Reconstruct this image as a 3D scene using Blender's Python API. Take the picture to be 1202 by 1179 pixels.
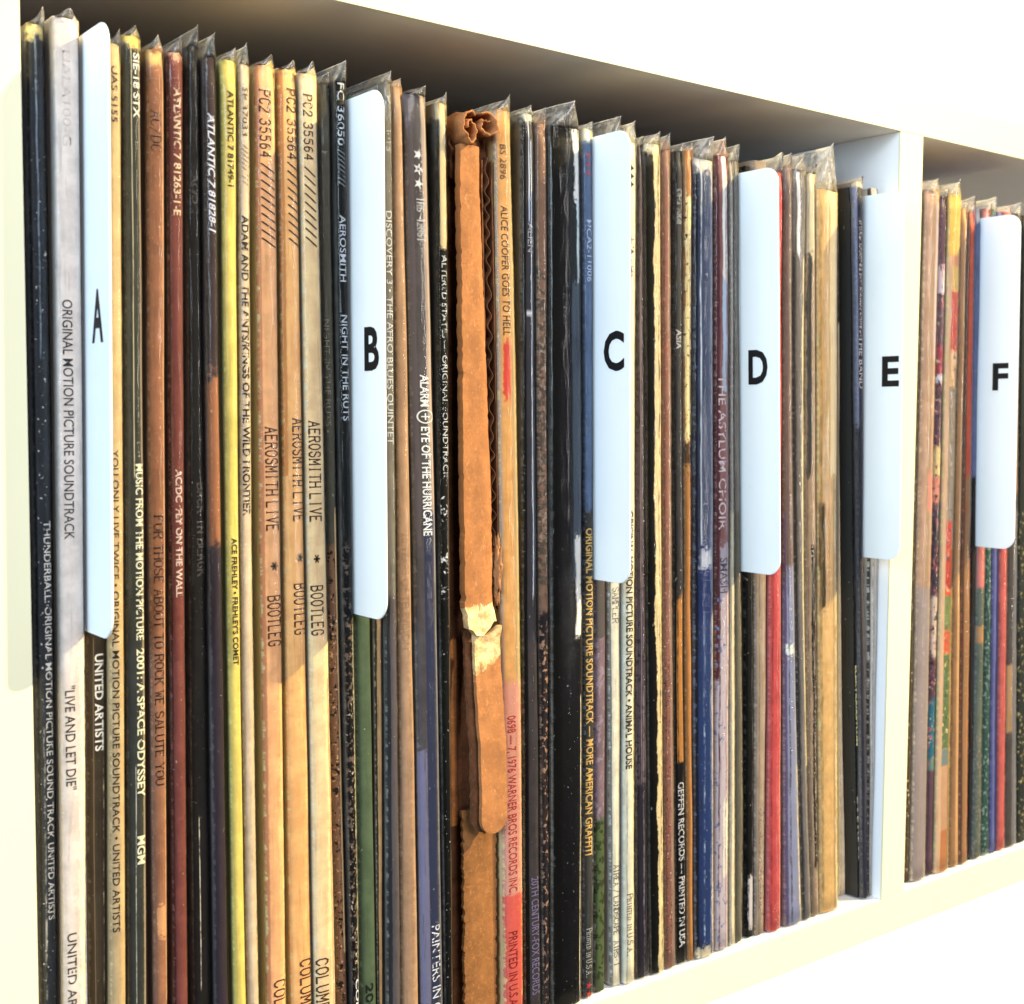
import bpy, bmesh, math, random
from mathutils import Vector, Matrix, noise
random.seed(11)
SC = bpy.context.scene
for o in list(bpy.data.objects): bpy.data.objects.remove(o)
COL = SC.collection

# ------------------------------------------------------------------ camera, world, lamps, exposure
FOCUS = 0.43
cam_d = bpy.data.cameras.new('camera'); cam = bpy.data.objects.new('camera', cam_d); COL.objects.link(cam)
cam_d.sensor_fit = 'HORIZONTAL'; cam_d.sensor_width = 36.0; cam_d.lens = 36.0 * 1500.0 / 1202.0
cam_d.clip_start = 0.01; cam_d.clip_end = 50.0
YAW, PITCH, ROLL = 0.65329, -0.06507, 0.00556
_f = Vector((math.sin(YAW)*math.cos(PITCH), math.cos(YAW)*math.cos(PITCH), math.sin(PITCH)))
_r0 = Vector((math.cos(YAW), -math.sin(YAW), 0)); _u0 = _r0.cross(_f)
_r = math.cos(ROLL)*_r0 + math.sin(ROLL)*_u0; _u = -math.sin(ROLL)*_r0 + math.cos(ROLL)*_u0
M = Matrix((( _r.x, _u.x, -_f.x, -0.10208), (_r.y, _u.y, -_f.y, -0.33933), (_r.z, _u.z, -_f.z, 0.21178), (0, 0, 0, 1)))
cam.matrix_world = M
cam_d.dof.use_dof = True; cam_d.dof.focus_distance = FOCUS; cam_d.dof.aperture_fstop = 24.0
SC.camera = cam

W = bpy.data.worlds.new('World'); SC.world = W; W.use_nodes = True
bg = W.node_tree.nodes['Background']; bg.inputs['Color'].default_value = (0.9, 0.95, 1.0, 1); bg.inputs['Strength'].default_value = 0.10

def lamp(name, kind, loc, aim, power, color, size=None, size_y=None):
    d = bpy.data.lights.new(name, kind); d.energy = power; d.color = color
    o = bpy.data.objects.new(name, d); COL.objects.link(o); o.location = loc
    o.rotation_euler = (Vector(aim) - Vector(loc)).to_track_quat('-Z', 'Y').to_euler()
    if kind == 'AREA':
        d.shape = 'RECTANGLE'; d.size = size; d.size_y = size_y or size
    elif size: d.shadow_soft_size = size
    return o
# warm low light from the right front: throws the tab shadows onto the spines to their left
KD = Vector((0.707, -0.444, 0.55)).normalized()
lamp('window_light', 'POINT', Vector((0.2, 0, 0.17)) + KD*6.0, (0.2, 0, 0.17), 3900, (1.0, 0.79, 0.36), 0.06)
# cool daylight from the left, soft room light from the front
lamp('cool_light', 'AREA', (-1.8, -0.75, 0.72), (0.2, 0, 0.2), 48, (0.64, 0.85, 1.0), 1.2, 1.0)
lamp('room_light', 'AREA', (-0.1, -1.9, 1.55), (0.2, 0, 0.2), 42, (1.0, 0.96, 0.94), 1.1, 1.0)

lamp('streak_light', 'AREA', (1.75, -1.75, 0.45), (0.2, 0, 0.17), 21, (1.0, 0.95, 0.90), 0.16, 1.3)  # added lamp that draws bright streaks on the clear sleeves

SC.view_settings.view_transform = 'Standard'; SC.view_settings.look = 'None'
SC.view_settings.exposure = 0.18; SC.view_settings.gamma = 1.0; SC.view_settings.use_curve_mapping = False
SC.render.engine = 'CYCLES'
SC.cycles.use_denoising = True
SC.cycles.max_bounces = 8; SC.cycles.diffuse_bounces = 3; SC.cycles.glossy_bounces = 3; SC.cycles.transmission_bounces = 4
SC.cycles.transparent_max_bounces = 40
SC.cycles.caustics_reflective = False; SC.cycles.caustics_refractive = False

# ------------------------------------------------------------------ measured contents of the shelf, left to right
# x edges in millimetres at the heights ZL (metres); other heights in metres
ZL = [0, .05, .10, .155, .21, .26, .3125]
ITEMS = [
 {'k': 'rec', 'xl': [2.29, 2.5700000000000003, 2.8000000000000003, 3.0, 3.15, 3.24, 3.29], 'xr': [6.0, 6.73, 7.25, 7.67, 7.960000000000001, 8.01, 7.9], 'd': 0.0065, 'lab': 'worn black record with a pale creased spine against the left side panel', 'top': 0.3134, 'pk': 0.3187, 'film': True, 'k1': 0.8, 'milk': 0.12, 'col': (0.0316, 0.0383, 0.0501), 'tx': [('THUNDERBALL: ORIGINAL MOTION PICTURE SOUND TRACK', 0.1838, 0.0974, 0.66, 0.4, (0.85, 0.85, 0.8321), 's', 0.22), ('UNITED ARTISTS', 0.0962, 0.075, 0.66, 0.4, (0.85, 0.85, 0.85), 's', 0.2)], 'ops': [('line', 0.45, 0.1, 0.2272, 0.3134, (0.2557, 0.3533, 0.4894), 0.5), ('fleck', 0.55, 0.66, 0.1, 0.9, 0.0515, 0.2805, (0.85, 0.85, 0.8359)), ('line', 0.3, 0.13, 0.0515, 0.136, (0.85, 0.85, 0.8238), 0.62), ('side', -0.1, 0.12, 0.05, 0.05, 0.0226, 0.3199, (0.003, 0.003, 0.003)), ('side', 0.9, 1.1, 0.04, 0.05, 0.0226, 0.3199, (0.003, 0.003, 0.003)), ('zone', 0.3105, 0.3143, (0.85, 0.711, 0.3302), 1.1199999999999999)]},  # black borders paint gap shade, gold top patch paints a yellow reflection
 {'k': 'rec', 'xl': [7.1899999999999995, 7.619999999999999, 8.05, 8.469999999999999, 8.79, 9.1, 9.379999999999999], 'xr': [12.9, 13.64, 14.290000000000001, 14.88, 15.35, 15.67, 15.9], 'd': 0.0035, 'lab': 'thick white record just left of the A tab', 'top': 0.3155, 'pk': 0.3186, 'film': True, 'k1': 0.75, 'milk': 0.12, 'col': (0.7803, 0.6809, 0.6396), 'tx': [('UALA100-G', 0.3074, 0.2827, 0.45, 0.36, (0.0305, 0.0299, 0.0368), 's', 0.62), ('ORIGINAL MOTION PICTURE SOUNDTRACK', 0.2426, 0.1789, 0.4, 0.42, (0.0328, 0.0301, 0.0371), 's', 0.1), ('"LIVE AND LET DIE"', 0.1392, 0.1107, 0.36, 0.44, (0.0394, 0.0353, 0.0271), 's', 0.05), ('UNITED ARTISTS', 0.071, 0.0407, 0.36, 0.42, (0.0402, 0.0365, 0.0281), 's', 0.2)], 'ops': [('fleck', 0.3, 0.74, 0.1, 0.9, 0.1427, 0.175, (0.85, 0.85, 0.85))]},
 {'k': 'tab', 't': 'A', 'xl': [14.91, 14.91, 15.09, 15.85, 16.33, 16.76, 17.11], 'xr': [15.71, 15.71, 15.89, 16.65, 17.13, 17.56, 17.91], 'lab': 'white plastic divider with the letter A on its tab'},
 {'k': 'rec', 'xl': [16.110000000000003, 16.110000000000003, 16.290000000000003, 17.05, 17.53, 18.16, 18.87], 'xr': [19.58, 20.38, 21.13, 21.889999999999997, 22.59, 23.169999999999998, 23.709999999999997], 'd': 0.007, 'lab': 'dark brown record under the A tab with white scuffs down its spine', 'top': 0.3097, 'pk': 0.3137, 'film': False, 'k1': 0.2, 'milk': 0.12, 'col': (0.0508, 0.0375, 0.0248), 'tx': [('UNITED ARTISTS', 0.1464, 0.1193, 0.62, 0.5, (0.8027, 0.7711, 0.6799), 'b', 0.15)], 'ops': [('line', 0.28, 0.06, 0.0475, 0.1507, (0.1482, 0.1144, 0.0775), 0.2), ('line', 0.86, 0.09, 0.0475, 0.1245, (0.769, 0.6525, 0.4404), 0.6)]},
 {'k': 'rec', 'xl': [20.23, 21.03, 21.78, 22.540000000000003, 23.240000000000002, 23.82, 24.360000000000003], 'xr': [24.66, 25.169999999999998, 25.66, 26.169999999999998, 26.65, 27.07, 27.47], 'd': 0.0045, 'lab': 'light tan record with small black capitals right of the A tab', 'top': 0.3115, 'pk': 0.3161, 'film': True, 'k1': 0.6, 'milk': 0.12, 'col': (0.4501, 0.3288, 0.1887), 'tx': [('UAS 5155', 0.3059, 0.291, 0.42, 0.55, (0.0139, 0.009, 0.0085), 's', 0.25), ('YOU ONLY LIVE TWICE • ORIGINAL MOTION PICTURE SOUNDTRACK • UNITED ARTISTS', 0.2027, 0.0679, 0.34, 0.52, (0.0117, 0.008, 0.0079), 's', 0.1)], 'ops': [('side', -0.1, 0.1, 0.03, 0.05, 0.2093, 0.3234, (0.2489, 0.105, 0.0517))]},
 {'k': 'rec', 'xl': [25.85, 26.310000000000002, 26.770000000000003, 27.26, 27.73, 28.150000000000002, 28.580000000000002], 'xr': [31.32, 31.65, 31.96, 32.29, 32.61, 32.9, 33.18], 'd': 0.005, 'lab': 'dark olive record with bold cream capitals and a cracked white crease line', 'top': 0.3146, 'pk': 0.3178, 'film': True, 'k1': 0.5, 'milk': 0.12, 'col': (0.0352, 0.0378, 0.0353), 'tx': [('SIE-18 STX', 0.3105, 0.2931, 0.74, 0.42, (0.6476, 0.67, 0.6361), 'b', 0.15), ('MUSIC FROM THE MOTION PICTURE', 0.1987, 0.1494, 0.72, 0.46, (0.6326, 0.6518, 0.5518), 'b', 0.22), ('2001: A SPACE ODYSSEY', 0.147, 0.1049, 0.72, 0.46, (0.678, 0.6738, 0.5295), 'b', 0.22), ('MGM', 0.0937, 0.0856, 0.7, 0.46, (0.6792, 0.6838, 0.5449), 'b', 0.1)], 'ops': [('line', 0.42, 0.05, 0.1951, 0.3143, (0.576, 0.5409, 0.3789), 0.35), ('line', 0.4, 0.05, 0.0452, 0.1137, (0.5414, 0.5368, 0.5171), 0.5), ('side', 0.84, 1.1, 0.03, 0.05, 0.0151, 0.3245, (0.223, 0.1846, 0.1583)), ('zone', 0.3123, 0.3155, (0.556, 0.4382, 0.16), 1.1199999999999999), ('fleck', 0.4, 0.73, 0, 1, 0.0452, 0.1475, (0.5935, 0.6276, 0.6593))]},
 {'k': 'rec', 'xl': [33.89, 33.79, 33.81, 33.96, 34.25, 34.63, 35.15], 'xr': [37.089999999999996, 37.43, 37.809999999999995, 38.25, 38.73, 39.19, 39.71], 'd': 0.0045, 'lab': 'scuffed orange brown record between olive and red spines', 'top': 0.3119, 'pk': 0.3163, 'film': True, 'k1': 0.5, 'milk': 0.12, 'col': (0.235, 0.1071, 0.0655), 'tx': [('AC/DC', 0.2956, 0.2847, 0.45, 0.62, (0.0154, 0.004, 0.003), 'r', 0.2), ('FOR THOSE ABOUT TO ROCK WE SALUTE YOU', 0.184, 0.1074, 0.5, 0.6, (0.0136, 0.0037, 0.003), 'r', 0.1)], 'ops': [('fleck', 0.5, 0.66, 0, 1, 0.0436, 0.3119, (0.5516, 0.2644, 0.1173)), ('side', 0.88, 1.1, 0.06, 0.08, 0.0436, 0.3119, (0.5003, 0.3026, 0.1927)), ('side', 0.2, 0.9, 0.2, 0.1, 0.0633, 0.072, (0.5016, 0.2548, 0.1299)), ('zone', 0.3085, 0.3119, (0.508, 0.3436, 0.1448), 1.26)]},
 {'k': 'rec', 'xl': [39.53, 39.58, 39.68, 39.870000000000005, 40.120000000000005, 40.410000000000004, 40.77], 'xr': [43.42, 43.47, 43.6, 43.83, 44.15, 44.519999999999996, 45.0], 'd': 0.0045, 'lab': 'rust red record with cream lettering, third from the yellow spine', 'top': 0.3122, 'pk': 0.3177, 'film': True, 'k1': 0.45, 'milk': 0.12, 'col': (0.133, 0.041, 0.0382), 'tx': [('ATLANTIC 7 81263-1-E', 0.3029, 0.2679, 0.6, 0.52, (0.5765, 0.4481, 0.3407), 'b', 0.25), ('AC/DC  FLY ON THE WALL', 0.197, 0.1607, 0.6, 0.5, (0.5526, 0.4346, 0.4174), 'b', 0.15)], 'ops': [('side', -0.1, 0.12, 0.03, 0.05, 0.0111, 0.3268, (0.045, 0.0082, 0.0078)), ('fleck', 0.35, 0.74, 0, 1, 0.1118, 0.3129, (0.4872, 0.2515, 0.213)), ('zone', 0.3111, 0.3129, (0.538, 0.3288, 0.2382), 1.26)]},
 {'k': 'rec', 'xl': [46.21, 46.18, 46.24, 46.38, 46.61, 46.9, 47.29], 'xr': [51.65, 51.43, 51.23, 51.019999999999996, 50.839999999999996, 50.69, 50.55], 'd': 0.006, 'lab': 'black record with faint embossed capitals beside the brown gradient spine', 'top': 0.3151, 'pk': 0.3219, 'film': True, 'k1': 0.15, 'milk': 0.12, 'col': (0.0144, 0.0129, 0.0124), 'tx': [('AC/DC', 0.2801, 0.2694, 0.5, 0.5, (0.0849, 0.0737, 0.0686), 's', 0.3), ('BACK IN BLACK', 0.1927, 0.1661, 0.72, 0.55, (0.1045, 0.0887, 0.08), 'r', 0.2)], 'ops': [('line', 0.38, 0.06, 0.0441, 0.0951, (0.8405, 0.7252, 0.6313), 0.5), ('fleck', 0.45, 0.72, 0, 1, 0.0393, 0.2813, (0.4238, 0.3497, 0.2589))]},
 {'k': 'rec', 'xl': [52.45, 52.230000000000004, 52.03, 51.82, 51.64, 51.49, 51.35], 'xr': [56.49, 55.99, 55.57, 55.21, 54.949999999999996, 54.8, 54.73], 'd': 0.004, 'lab': 'dark brown record fading to orange halfway with bold white italic letters', 'top': 0.3125, 'pk': 0.3201, 'film': True, 'k1': 0.15, 'milk': 0.12, 'col': (0.0315, 0.0209, 0.0253), 'tx': [('ATLANTIC 7 81828-1', 0.2974, 0.2641, 0.5, 0.62, (0.4767, 0.5126, 0.6821), 'i', 0.02)], 'ops': [('zone', 0.175, 0.2239, (0.2473, 0.1024, 0.0546), 3.08), ('zone', 0.0073, 0.175, (0.0305, 0.0222, 0.0311), 1.1199999999999999), ('fleck', 0.4, 0.76, 0, 1, 0.0387, 0.2576, (0.4886, 0.3969, 0.4194))]},
 {'k': 'rec', 'xl': [58.230000000000004, 57.72, 57.29, 56.910000000000004, 56.63, 56.46, 56.38], 'xr': [62.019999999999996, 61.33, 60.83, 60.519999999999996, 60.37, 60.42, 60.67], 'd': 0.0035, 'lab': 'bright yellow record with small black lettering', 'top': 0.3126, 'pk': 0.3169, 'film': True, 'k1': 0.3, 'milk': 0.12, 'col': (0.5797, 0.4573, 0.1262), 'tx': [('ATLANTIC 7 81749-1', 0.3043, 0.2775, 0.55, 0.46, (0.0294, 0.0253, 0.0047), 'b', 0.08), ("ACE FREHLEY • FREHLEY'S COMET", 0.1767, 0.1394, 0.55, 0.5, (0.0192, 0.0161, 0.0046), 'b', 0.05)], 'ops': [('fleck', 0.8, 0.7, 0, 1, 0.0373, 0.1846, (0.6635, 0.6494, 0.3281))]},
 {'k': 'rec', 'xl': [62.82, 62.13, 61.63, 61.32, 61.33, 61.56, 62.04], 'xr': [66.27000000000001, 65.55000000000001, 65.03, 64.68, 64.55000000000001, 64.63000000000001, 64.93], 'd': 0.004, 'lab': 'cream record with bold black title immediately right of the yellow spine', 'top': 0.3121, 'pk': 0.3188, 'film': True, 'k1': 0.2, 'milk': 0.12, 'col': (0.4737, 0.3752, 0.2837), 'tx': [('SP 37033', 0.3061, 0.2924, 0.5, 0.62, (0.0494, 0.0342, 0.0274), 's', 0.35), ('/////////', 0.29, 0.2789, 0.5, 0.8, (0.0936, 0.0625, 0.0506), 's', 0.3), ('ADAM AND THE ANTS/KINGS OF THE WILD FRONTIER', 0.2699, 0.1829, 0.55, 0.74, (0.0077, 0.0055, 0.005), 'b', 0.28)], 'ops': [('fleck', 0.6, 0.66, 0, 1, 0.1187, 0.1844, (0.5549, 0.5594, 0.5336))]},
 {'k': 'rec', 'xl': [69.63, 69.1, 68.64, 68.21, 67.86, 67.61, 67.41999999999999], 'xr': [75.4, 75.10000000000001, 74.79, 74.43, 74.05000000000001, 73.69000000000001, 73.28], 'd': 0.0045, 'lab': 'first of three tan records with typewriter lettering, beside the cream spine', 'top': 0.3134, 'pk': 0.317, 'film': True, 'k1': 0.55, 'milk': 0.12, 'col': (0.8135, 0.4114, 0.1992), 'tx': [('PC2 35564', 0.3064, 0.2871, 0.42, 0.56, (0.05, 0.021, 0.0147), 't', 0.2), ('##########', 0.2854, 0.2621, 0.55, 0.8, (0.0427, 0.017, 0.0119), 'h', 0.05), ('AEROSMITH LIVE', 0.2088, 0.178, 0.56, 0.62, (0.0667, 0.021, 0.011), 't', 0.05), ('*', 0.1688, 0.1658, 0.62, 0.5, (0.0112, 0.0046, 0.0032), 't', 0), ('BOOTLEG', 0.1586, 0.1434, 0.6, 0.66, (0.0733, 0.0234, 0.0123), 't', 0.05), ('COLUMBIA', 0.0405, 0.0171, 0.66, 0.66, (0.0524, 0.0175, 0.0103), 't', 0.05)], 'ops': [('side', -0.1, 0.16, 0.02, 0.05, 0.0009, 0.3323, (0.5261, 0.2153, 0.1085))]},
 {'k': 'rec', 'xl': [77.91, 77.22999999999999, 76.63, 76.07, 75.61, 75.28, 75.00999999999999], 'xr': [84.96000000000001, 84.27000000000001, 83.59, 82.84, 82.08000000000001, 81.4, 80.68], 'd': 0.005, 'lab': 'middle of three tan records with typewriter lettering', 'top': 0.3136, 'pk': 0.3166, 'film': True, 'k1': 0.6, 'milk': 0.12, 'col': (0.85, 0.4425, 0.1818), 'tx': [('PC2 35564', 0.3082, 0.2877, 0.66, 0.5, (0.0437, 0.0188, 0.0118), 't', 0.15), ('##########', 0.2869, 0.2628, 0.72, 0.72, (0.0304, 0.0139, 0.0092), 'h', 0.02), ('AEROSMITH LIVE', 0.2114, 0.1804, 0.74, 0.56, (0.0568, 0.021, 0.011), 't', 0.05), ('*', 0.1708, 0.1677, 0.72, 0.45, (0.0111, 0.0046, 0.0031), 't', 0), ('BOOTLEG', 0.1615, 0.1459, 0.72, 0.6, (0.058, 0.0214, 0.0111), 't', 0.05), ('COLUMBIA', 0.0445, 0.0218, 0.7, 0.56, (0.0518, 0.0204, 0.012), 't', 0.05)], 'ops': [('side', -0.1, 0.22, 0.02, 0.05, 0.194, 0.3339, (0.5462, 0.2289, 0.0748)), ('fleck', 0.6, 0.74, 0.1, 0.5, 0.0493, 0.0681, (0.85, 0.6924, 0.2821))]},
 {'k': 'rec', 'xl': [85.75999999999999, 85.07, 84.39, 83.64, 82.88, 82.19999999999999, 81.47999999999999], 'xr': [92.87, 91.88000000000001, 90.89, 89.81, 88.73, 87.76, 86.74000000000001], 'd': 0.004, 'lab': 'third tan record with typewriter lettering, beside dark spines', 'top': 0.3132, 'pk': 0.3173, 'film': True, 'k1': 0.5, 'milk': 0.12, 'col': (0.85, 0.5889, 0.3345), 'tx': [('PC2 35564', 0.3072, 0.288, 0.4, 0.52, (0.0584, 0.0297, 0.0217), 't', 0.2), ('#########', 0.286, 0.2635, 0.46, 0.7, (0.0675, 0.0355, 0.0265), 'h', 0.1), ('AEROSMITH LIVE', 0.2106, 0.1801, 0.42, 0.6, (0.0584, 0.0293, 0.0196), 't', 0.03), ('*', 0.1702, 0.1671, 0.42, 0.45, (0.0128, 0.0053, 0.0035), 't', 0), ('BOOTLEG', 0.1606, 0.1453, 0.4, 0.6, (0.0591, 0.0301, 0.0203), 't', 0.05), ('COLUMBIA', 0.0437, 0.0211, 0.32, 0.56, (0.0617, 0.0261, 0.0122), 't', 0.05)], 'ops': [('side', 0.86, 1.1, 0.05, 0.06, -0.0042, 0.1311, (0.5815, 0.2832, 0.179))]},
 {'k': 'rec', 'xl': [95.05, 93.91, 92.85, 91.75999999999999, 90.77, 89.94, 89.14999999999999], 'xr': [98.64, 97.36, 96.2, 95.07000000000001, 94.09, 93.33000000000001, 92.60000000000001], 'd': 0.0065, 'lab': 'narrow grey brown record between the tan trio and the black spine', 'top': 0.3118, 'pk': 0.3158, 'film': True, 'k1': 0.2, 'milk': 0.12, 'col': (0.0664, 0.0622, 0.0487), 'tx': [('NIGHT IN THE RUTS', 0.2417, 0.2093, 0.25, 0.5, (0.2005, 0.1915, 0.1545), 's', 0.3)], 'ops': [('zone', -0.0079, 0.1725, (0.1866, 0.1006, 0.0618), 1.4), ('fleck', 0.9, 0.56, 0, 0.7, 0.0259, 0.1725, (0.0127, 0.008, 0.0068)), ('fleck', 0.7, 0.6, 0, 0.8, 0.0259, 0.1566, (0.5497, 0.3376, 0.1901)), ('side', 0.72, 1.1, 0.03, 0.04, 0.0423, 0.1831, (0.8209, 0.5491, 0.2876))]},
 {'k': 'rec', 'xl': [99.34, 98.16, 97.0, 95.86999999999999, 94.89, 94.13, 93.53], 'xr': [100.8, 100.7, 99.89, 98.86, 98.02000000000001, 97.41000000000001, 96.92], 'd': 0.0045, 'lab': 'black record with white capitals touching the left of the B tab', 'top': 0.3128, 'pk': 0.3198, 'film': True, 'k1': 0.1, 'milk': 0.12, 'col': (0.005, 0.0049, 0.0055), 'tx': [('FC 36050', 0.3126, 0.2941, 0.5, 0.7, (0.4247, 0.4567, 0.5081), 's', 0.3), ('////////', 0.2928, 0.2821, 0.5, 0.8, (0.1677, 0.1805, 0.1966), 's', 0.2), ('AEROSMITH', 0.2732, 0.2532, 0.5, 0.66, (0.4248, 0.4567, 0.5364), 's', 0.12), ('NIGHT IN THE RUTS', 0.2431, 0.2109, 0.6, 0.72, (0.4248, 0.4567, 0.5364), 's', 0.12), ('COLUMBIA', 0.0337, 0.0092, 0.72, 0.6, (0.5224, 0.5615, 0.7015), 'b', 0.05)], 'ops': [('fleck', 1.0, 0.54, 0, 1, 0.0257, 0.1725, (0.0977, 0.0705, 0.0588)), ('fleck', 0.8, 0.62, 0, 1, 0.0257, 0.1243, (0.4317, 0.3651, 0.3001)), ('side', 0.9, 1.1, 0.05, 0.2, 0.0257, 0.1485, (0.4958, 0.4733, 0.4337))]},
 {'k': 'tab', 't': 'B', 'xl': [101.25, 101.25, 100.67, 99.68, 99.26, 98.88, 98.52], 'xr': [102.05, 102.05, 101.47, 100.48, 100.06, 99.68, 99.32], 'lab': 'white plastic divider with the letter B on its tab'},
 {'k': 'rec', 'xl': [103.25999999999999, 102.44999999999999, 101.86999999999999, 100.94999999999999, 100.46, 100.08, 99.72], 'xr': [108.85000000000001, 108.04, 107.17, 106.39, 105.79, 105.41000000000001, 105.18], 'd': 0.006, 'lab': 'plain green record showing beneath the B tab', 'top': 0.3096, 'pk': 0.3136, 'film': False, 'k1': 0.2, 'milk': 0.12, 'col': (0.0472, 0.0708, 0.0448), 'tx': [('2069', 0.0302, 0.0175, 0.5, 0.5, (0.003, 0.0039, 0.003), 'b', 0.2)], 'ops': []},
 {'k': 'rec', 'xl': [109.4, 108.80999999999999, 108.35, 107.86, 107.39999999999999, 107.0, 106.61], 'xr': [110.62, 110.60000000000001, 110.60000000000001, 110.48, 110.22, 109.88000000000001, 109.46000000000001], 'd': 0.006, 'lab': 'thin tan record under the B tab beside the green spine', 'top': 0.3105, 'pk': 0.3145, 'film': True, 'k1': 0.2, 'milk': 0.12, 'col': (0.2396, 0.1616, 0.0911), 'tx': [], 'ops': [('fleck', 0.5, 0.7, 0, 1, 0.0221, 0.0445, (0.6516, 0.4416, 0.1676)), ('side', -0.1, 0.2, 0.1, 0.1, -0.0124, 0.1554, (0.0171, 0.0145, 0.0123))]},
 {'k': 'rec', 'xl': [112.28999999999999, 112.02, 111.72, 111.36999999999999, 111.02, 110.67999999999999, 110.25999999999999], 'xr': [117.05000000000001, 116.42, 115.74000000000001, 115.06, 114.44000000000001, 113.94000000000001, 113.43], 'd': 0.0045, 'lab': 'olive grey record with white title at the right edge of the B tab', 'top': 0.3152, 'pk': 0.3192, 'film': True, 'k1': 0.15, 'milk': 0.12, 'col': (0.1252, 0.1184, 0.1126), 'tx': [('MLPS 3015', 0.3116, 0.2944, 0.55, 0.6, (0.3405, 0.3408, 0.3701), 's', 0.45), ('DISCOVERY 3 • THE AFRO BLUES QUINTET', 0.2761, 0.2035, 0.5, 0.66, (0.435, 0.4678, 0.5456), 's', 0.08)], 'ops': [('zone', -0.0133, 0.1552, (0.0724, 0.0639, 0.0792), 1.68), ('side', -0.1, 0.3, 0.05, 0.05, -0.0133, 0.1552, (0.0216, 0.0224, 0.0248))]},
 {'k': 'rec', 'xl': [117.85, 117.44, 117.03, 116.46, 115.78, 115.05, 114.22999999999999], 'xr': [124.44000000000001, 123.47, 122.46000000000001, 121.29, 120.08000000000001, 118.87, 117.5], 'd': 0.005, 'lab': 'plain tan record with a faint ghosted title near the B tab', 'top': 0.3144, 'pk': 0.3174, 'film': True, 'k1': 0.1, 'milk': 0.12, 'col': (0.3447, 0.2184, 0.1457), 'tx': [('20 YEARS OF TELEVISION', 0.1753, 0.1375, 0.5, 0.6, (0.2804, 0.168, 0.1047), 's', 0.2)], 'ops': []},
 {'k': 'rec', 'xl': [125.47999999999999, 124.53999999999999, 123.52, 122.28, 120.92999999999999, 119.66999999999999, 118.3], 'xr': [133.86, 132.9, 131.93, 130.82, 129.29, 127.76, 126.02000000000001], 'd': 0.0045, 'lab': 'grey purple record with stars and white capitals left of the cardboard mailer', 'top': 0.3132, 'pk': 0.3167, 'film': True, 'k1': 0.2, 'milk': 0.12, 'col': (0.0728, 0.0672, 0.0791), 'tx': [('★ ☆ ★', 0.2966, 0.2841, 0.52, 0.34, (0.6579, 0.7066, 0.8009), 'b', 0.15), ('IRS-42061', 0.2815, 0.2677, 0.6, 0.36, (0.5835, 0.6137, 0.7007), 'r', 0.2), ('ALARM ⊕ EYE OF THE HURRICANE', 0.2257, 0.1739, 0.6, 0.42, (0.6794, 0.7311, 0.8194), 'b', 0.05), ('PAINTERS IN O', 0.044, 0.0141, 0.66, 0.42, (0.6817, 0.72, 0.85), 's', 0.35)], 'ops': [('side', -0.1, 0.3, 0.04, 0.03, 0.1708, 0.34, (0.0982, 0.086, 0.1025)), ('side', 0.72, 1.1, 0.03, 0.04, 0.1819, 0.34, (0.3864, 0.3101, 0.2857)), ('side', 0.4, 0.8, 0.03, 0.03, 0.0173, 0.1819, (0.0272, 0.0344, 0.0797)), ('side', -0.1, 0.38, 0.03, 0.03, 0.0173, 0.1034, (0.1615, 0.1616, 0.2846)), ('side', 0.88, 1.1, 0.03, 0.03, -0.0182, 0.1819, (0.2445, 0.241, 0.2956))]},
 {'k': 'rec', 'xl': [134.66, 133.7, 132.73, 131.68, 131.04, 130.56, 130.17], 'xr': [137.11, 136.52, 135.95000000000002, 135.32, 134.71, 134.15, 133.58], 'd': 0.004, 'lab': 'narrow black record with white flecked lettering against the cardboard mailer', 'top': 0.3119, 'pk': 0.316, 'film': True, 'k1': 0.5, 'milk': 0.12, 'col': (0.003, 0.003, 0.003), 'tx': [('ALTERED STATES — ORIGINAL SOUNDTRACK', 0.2641, 0.1922, 0.62, 0.62, (0.4646, 0.4863, 0.5489), 's', 0.35)], 'ops': [('zone', 0.2668, 0.313, (0.5157, 0.4073, 0.2499), 1.4), ('side', -0.1, 0.22, 0.05, 0.05, 0.2369, 0.3071, (0.003, 0.003, 0.003)), ('fleck', 0.8, 0.6, 0.1, 0.95, 0.1537, 0.1928, (0.593, 0.6239, 0.7192)), ('fleck', 0.6, 0.68, 0.1, 0.95, 0.0157, 0.1537, (0.3789, 0.3787, 0.4292)), ('side', 0.86, 1.1, 0.04, 0.04, -0.02, 0.1928, (0.1078, 0.076, 0.0639))]},
 {'k': 'mailer', 'xl': [143.35, 142.26, 141.22, 140.14, 139.11, 138.24, 137.37], 'xr': [158.22, 157.75, 157.12, 156.07, 154.88, 153.69, 152.31], 'd': 0.005, 'lab': 'torn corrugated cardboard mailer with a crumpled top'},
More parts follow.
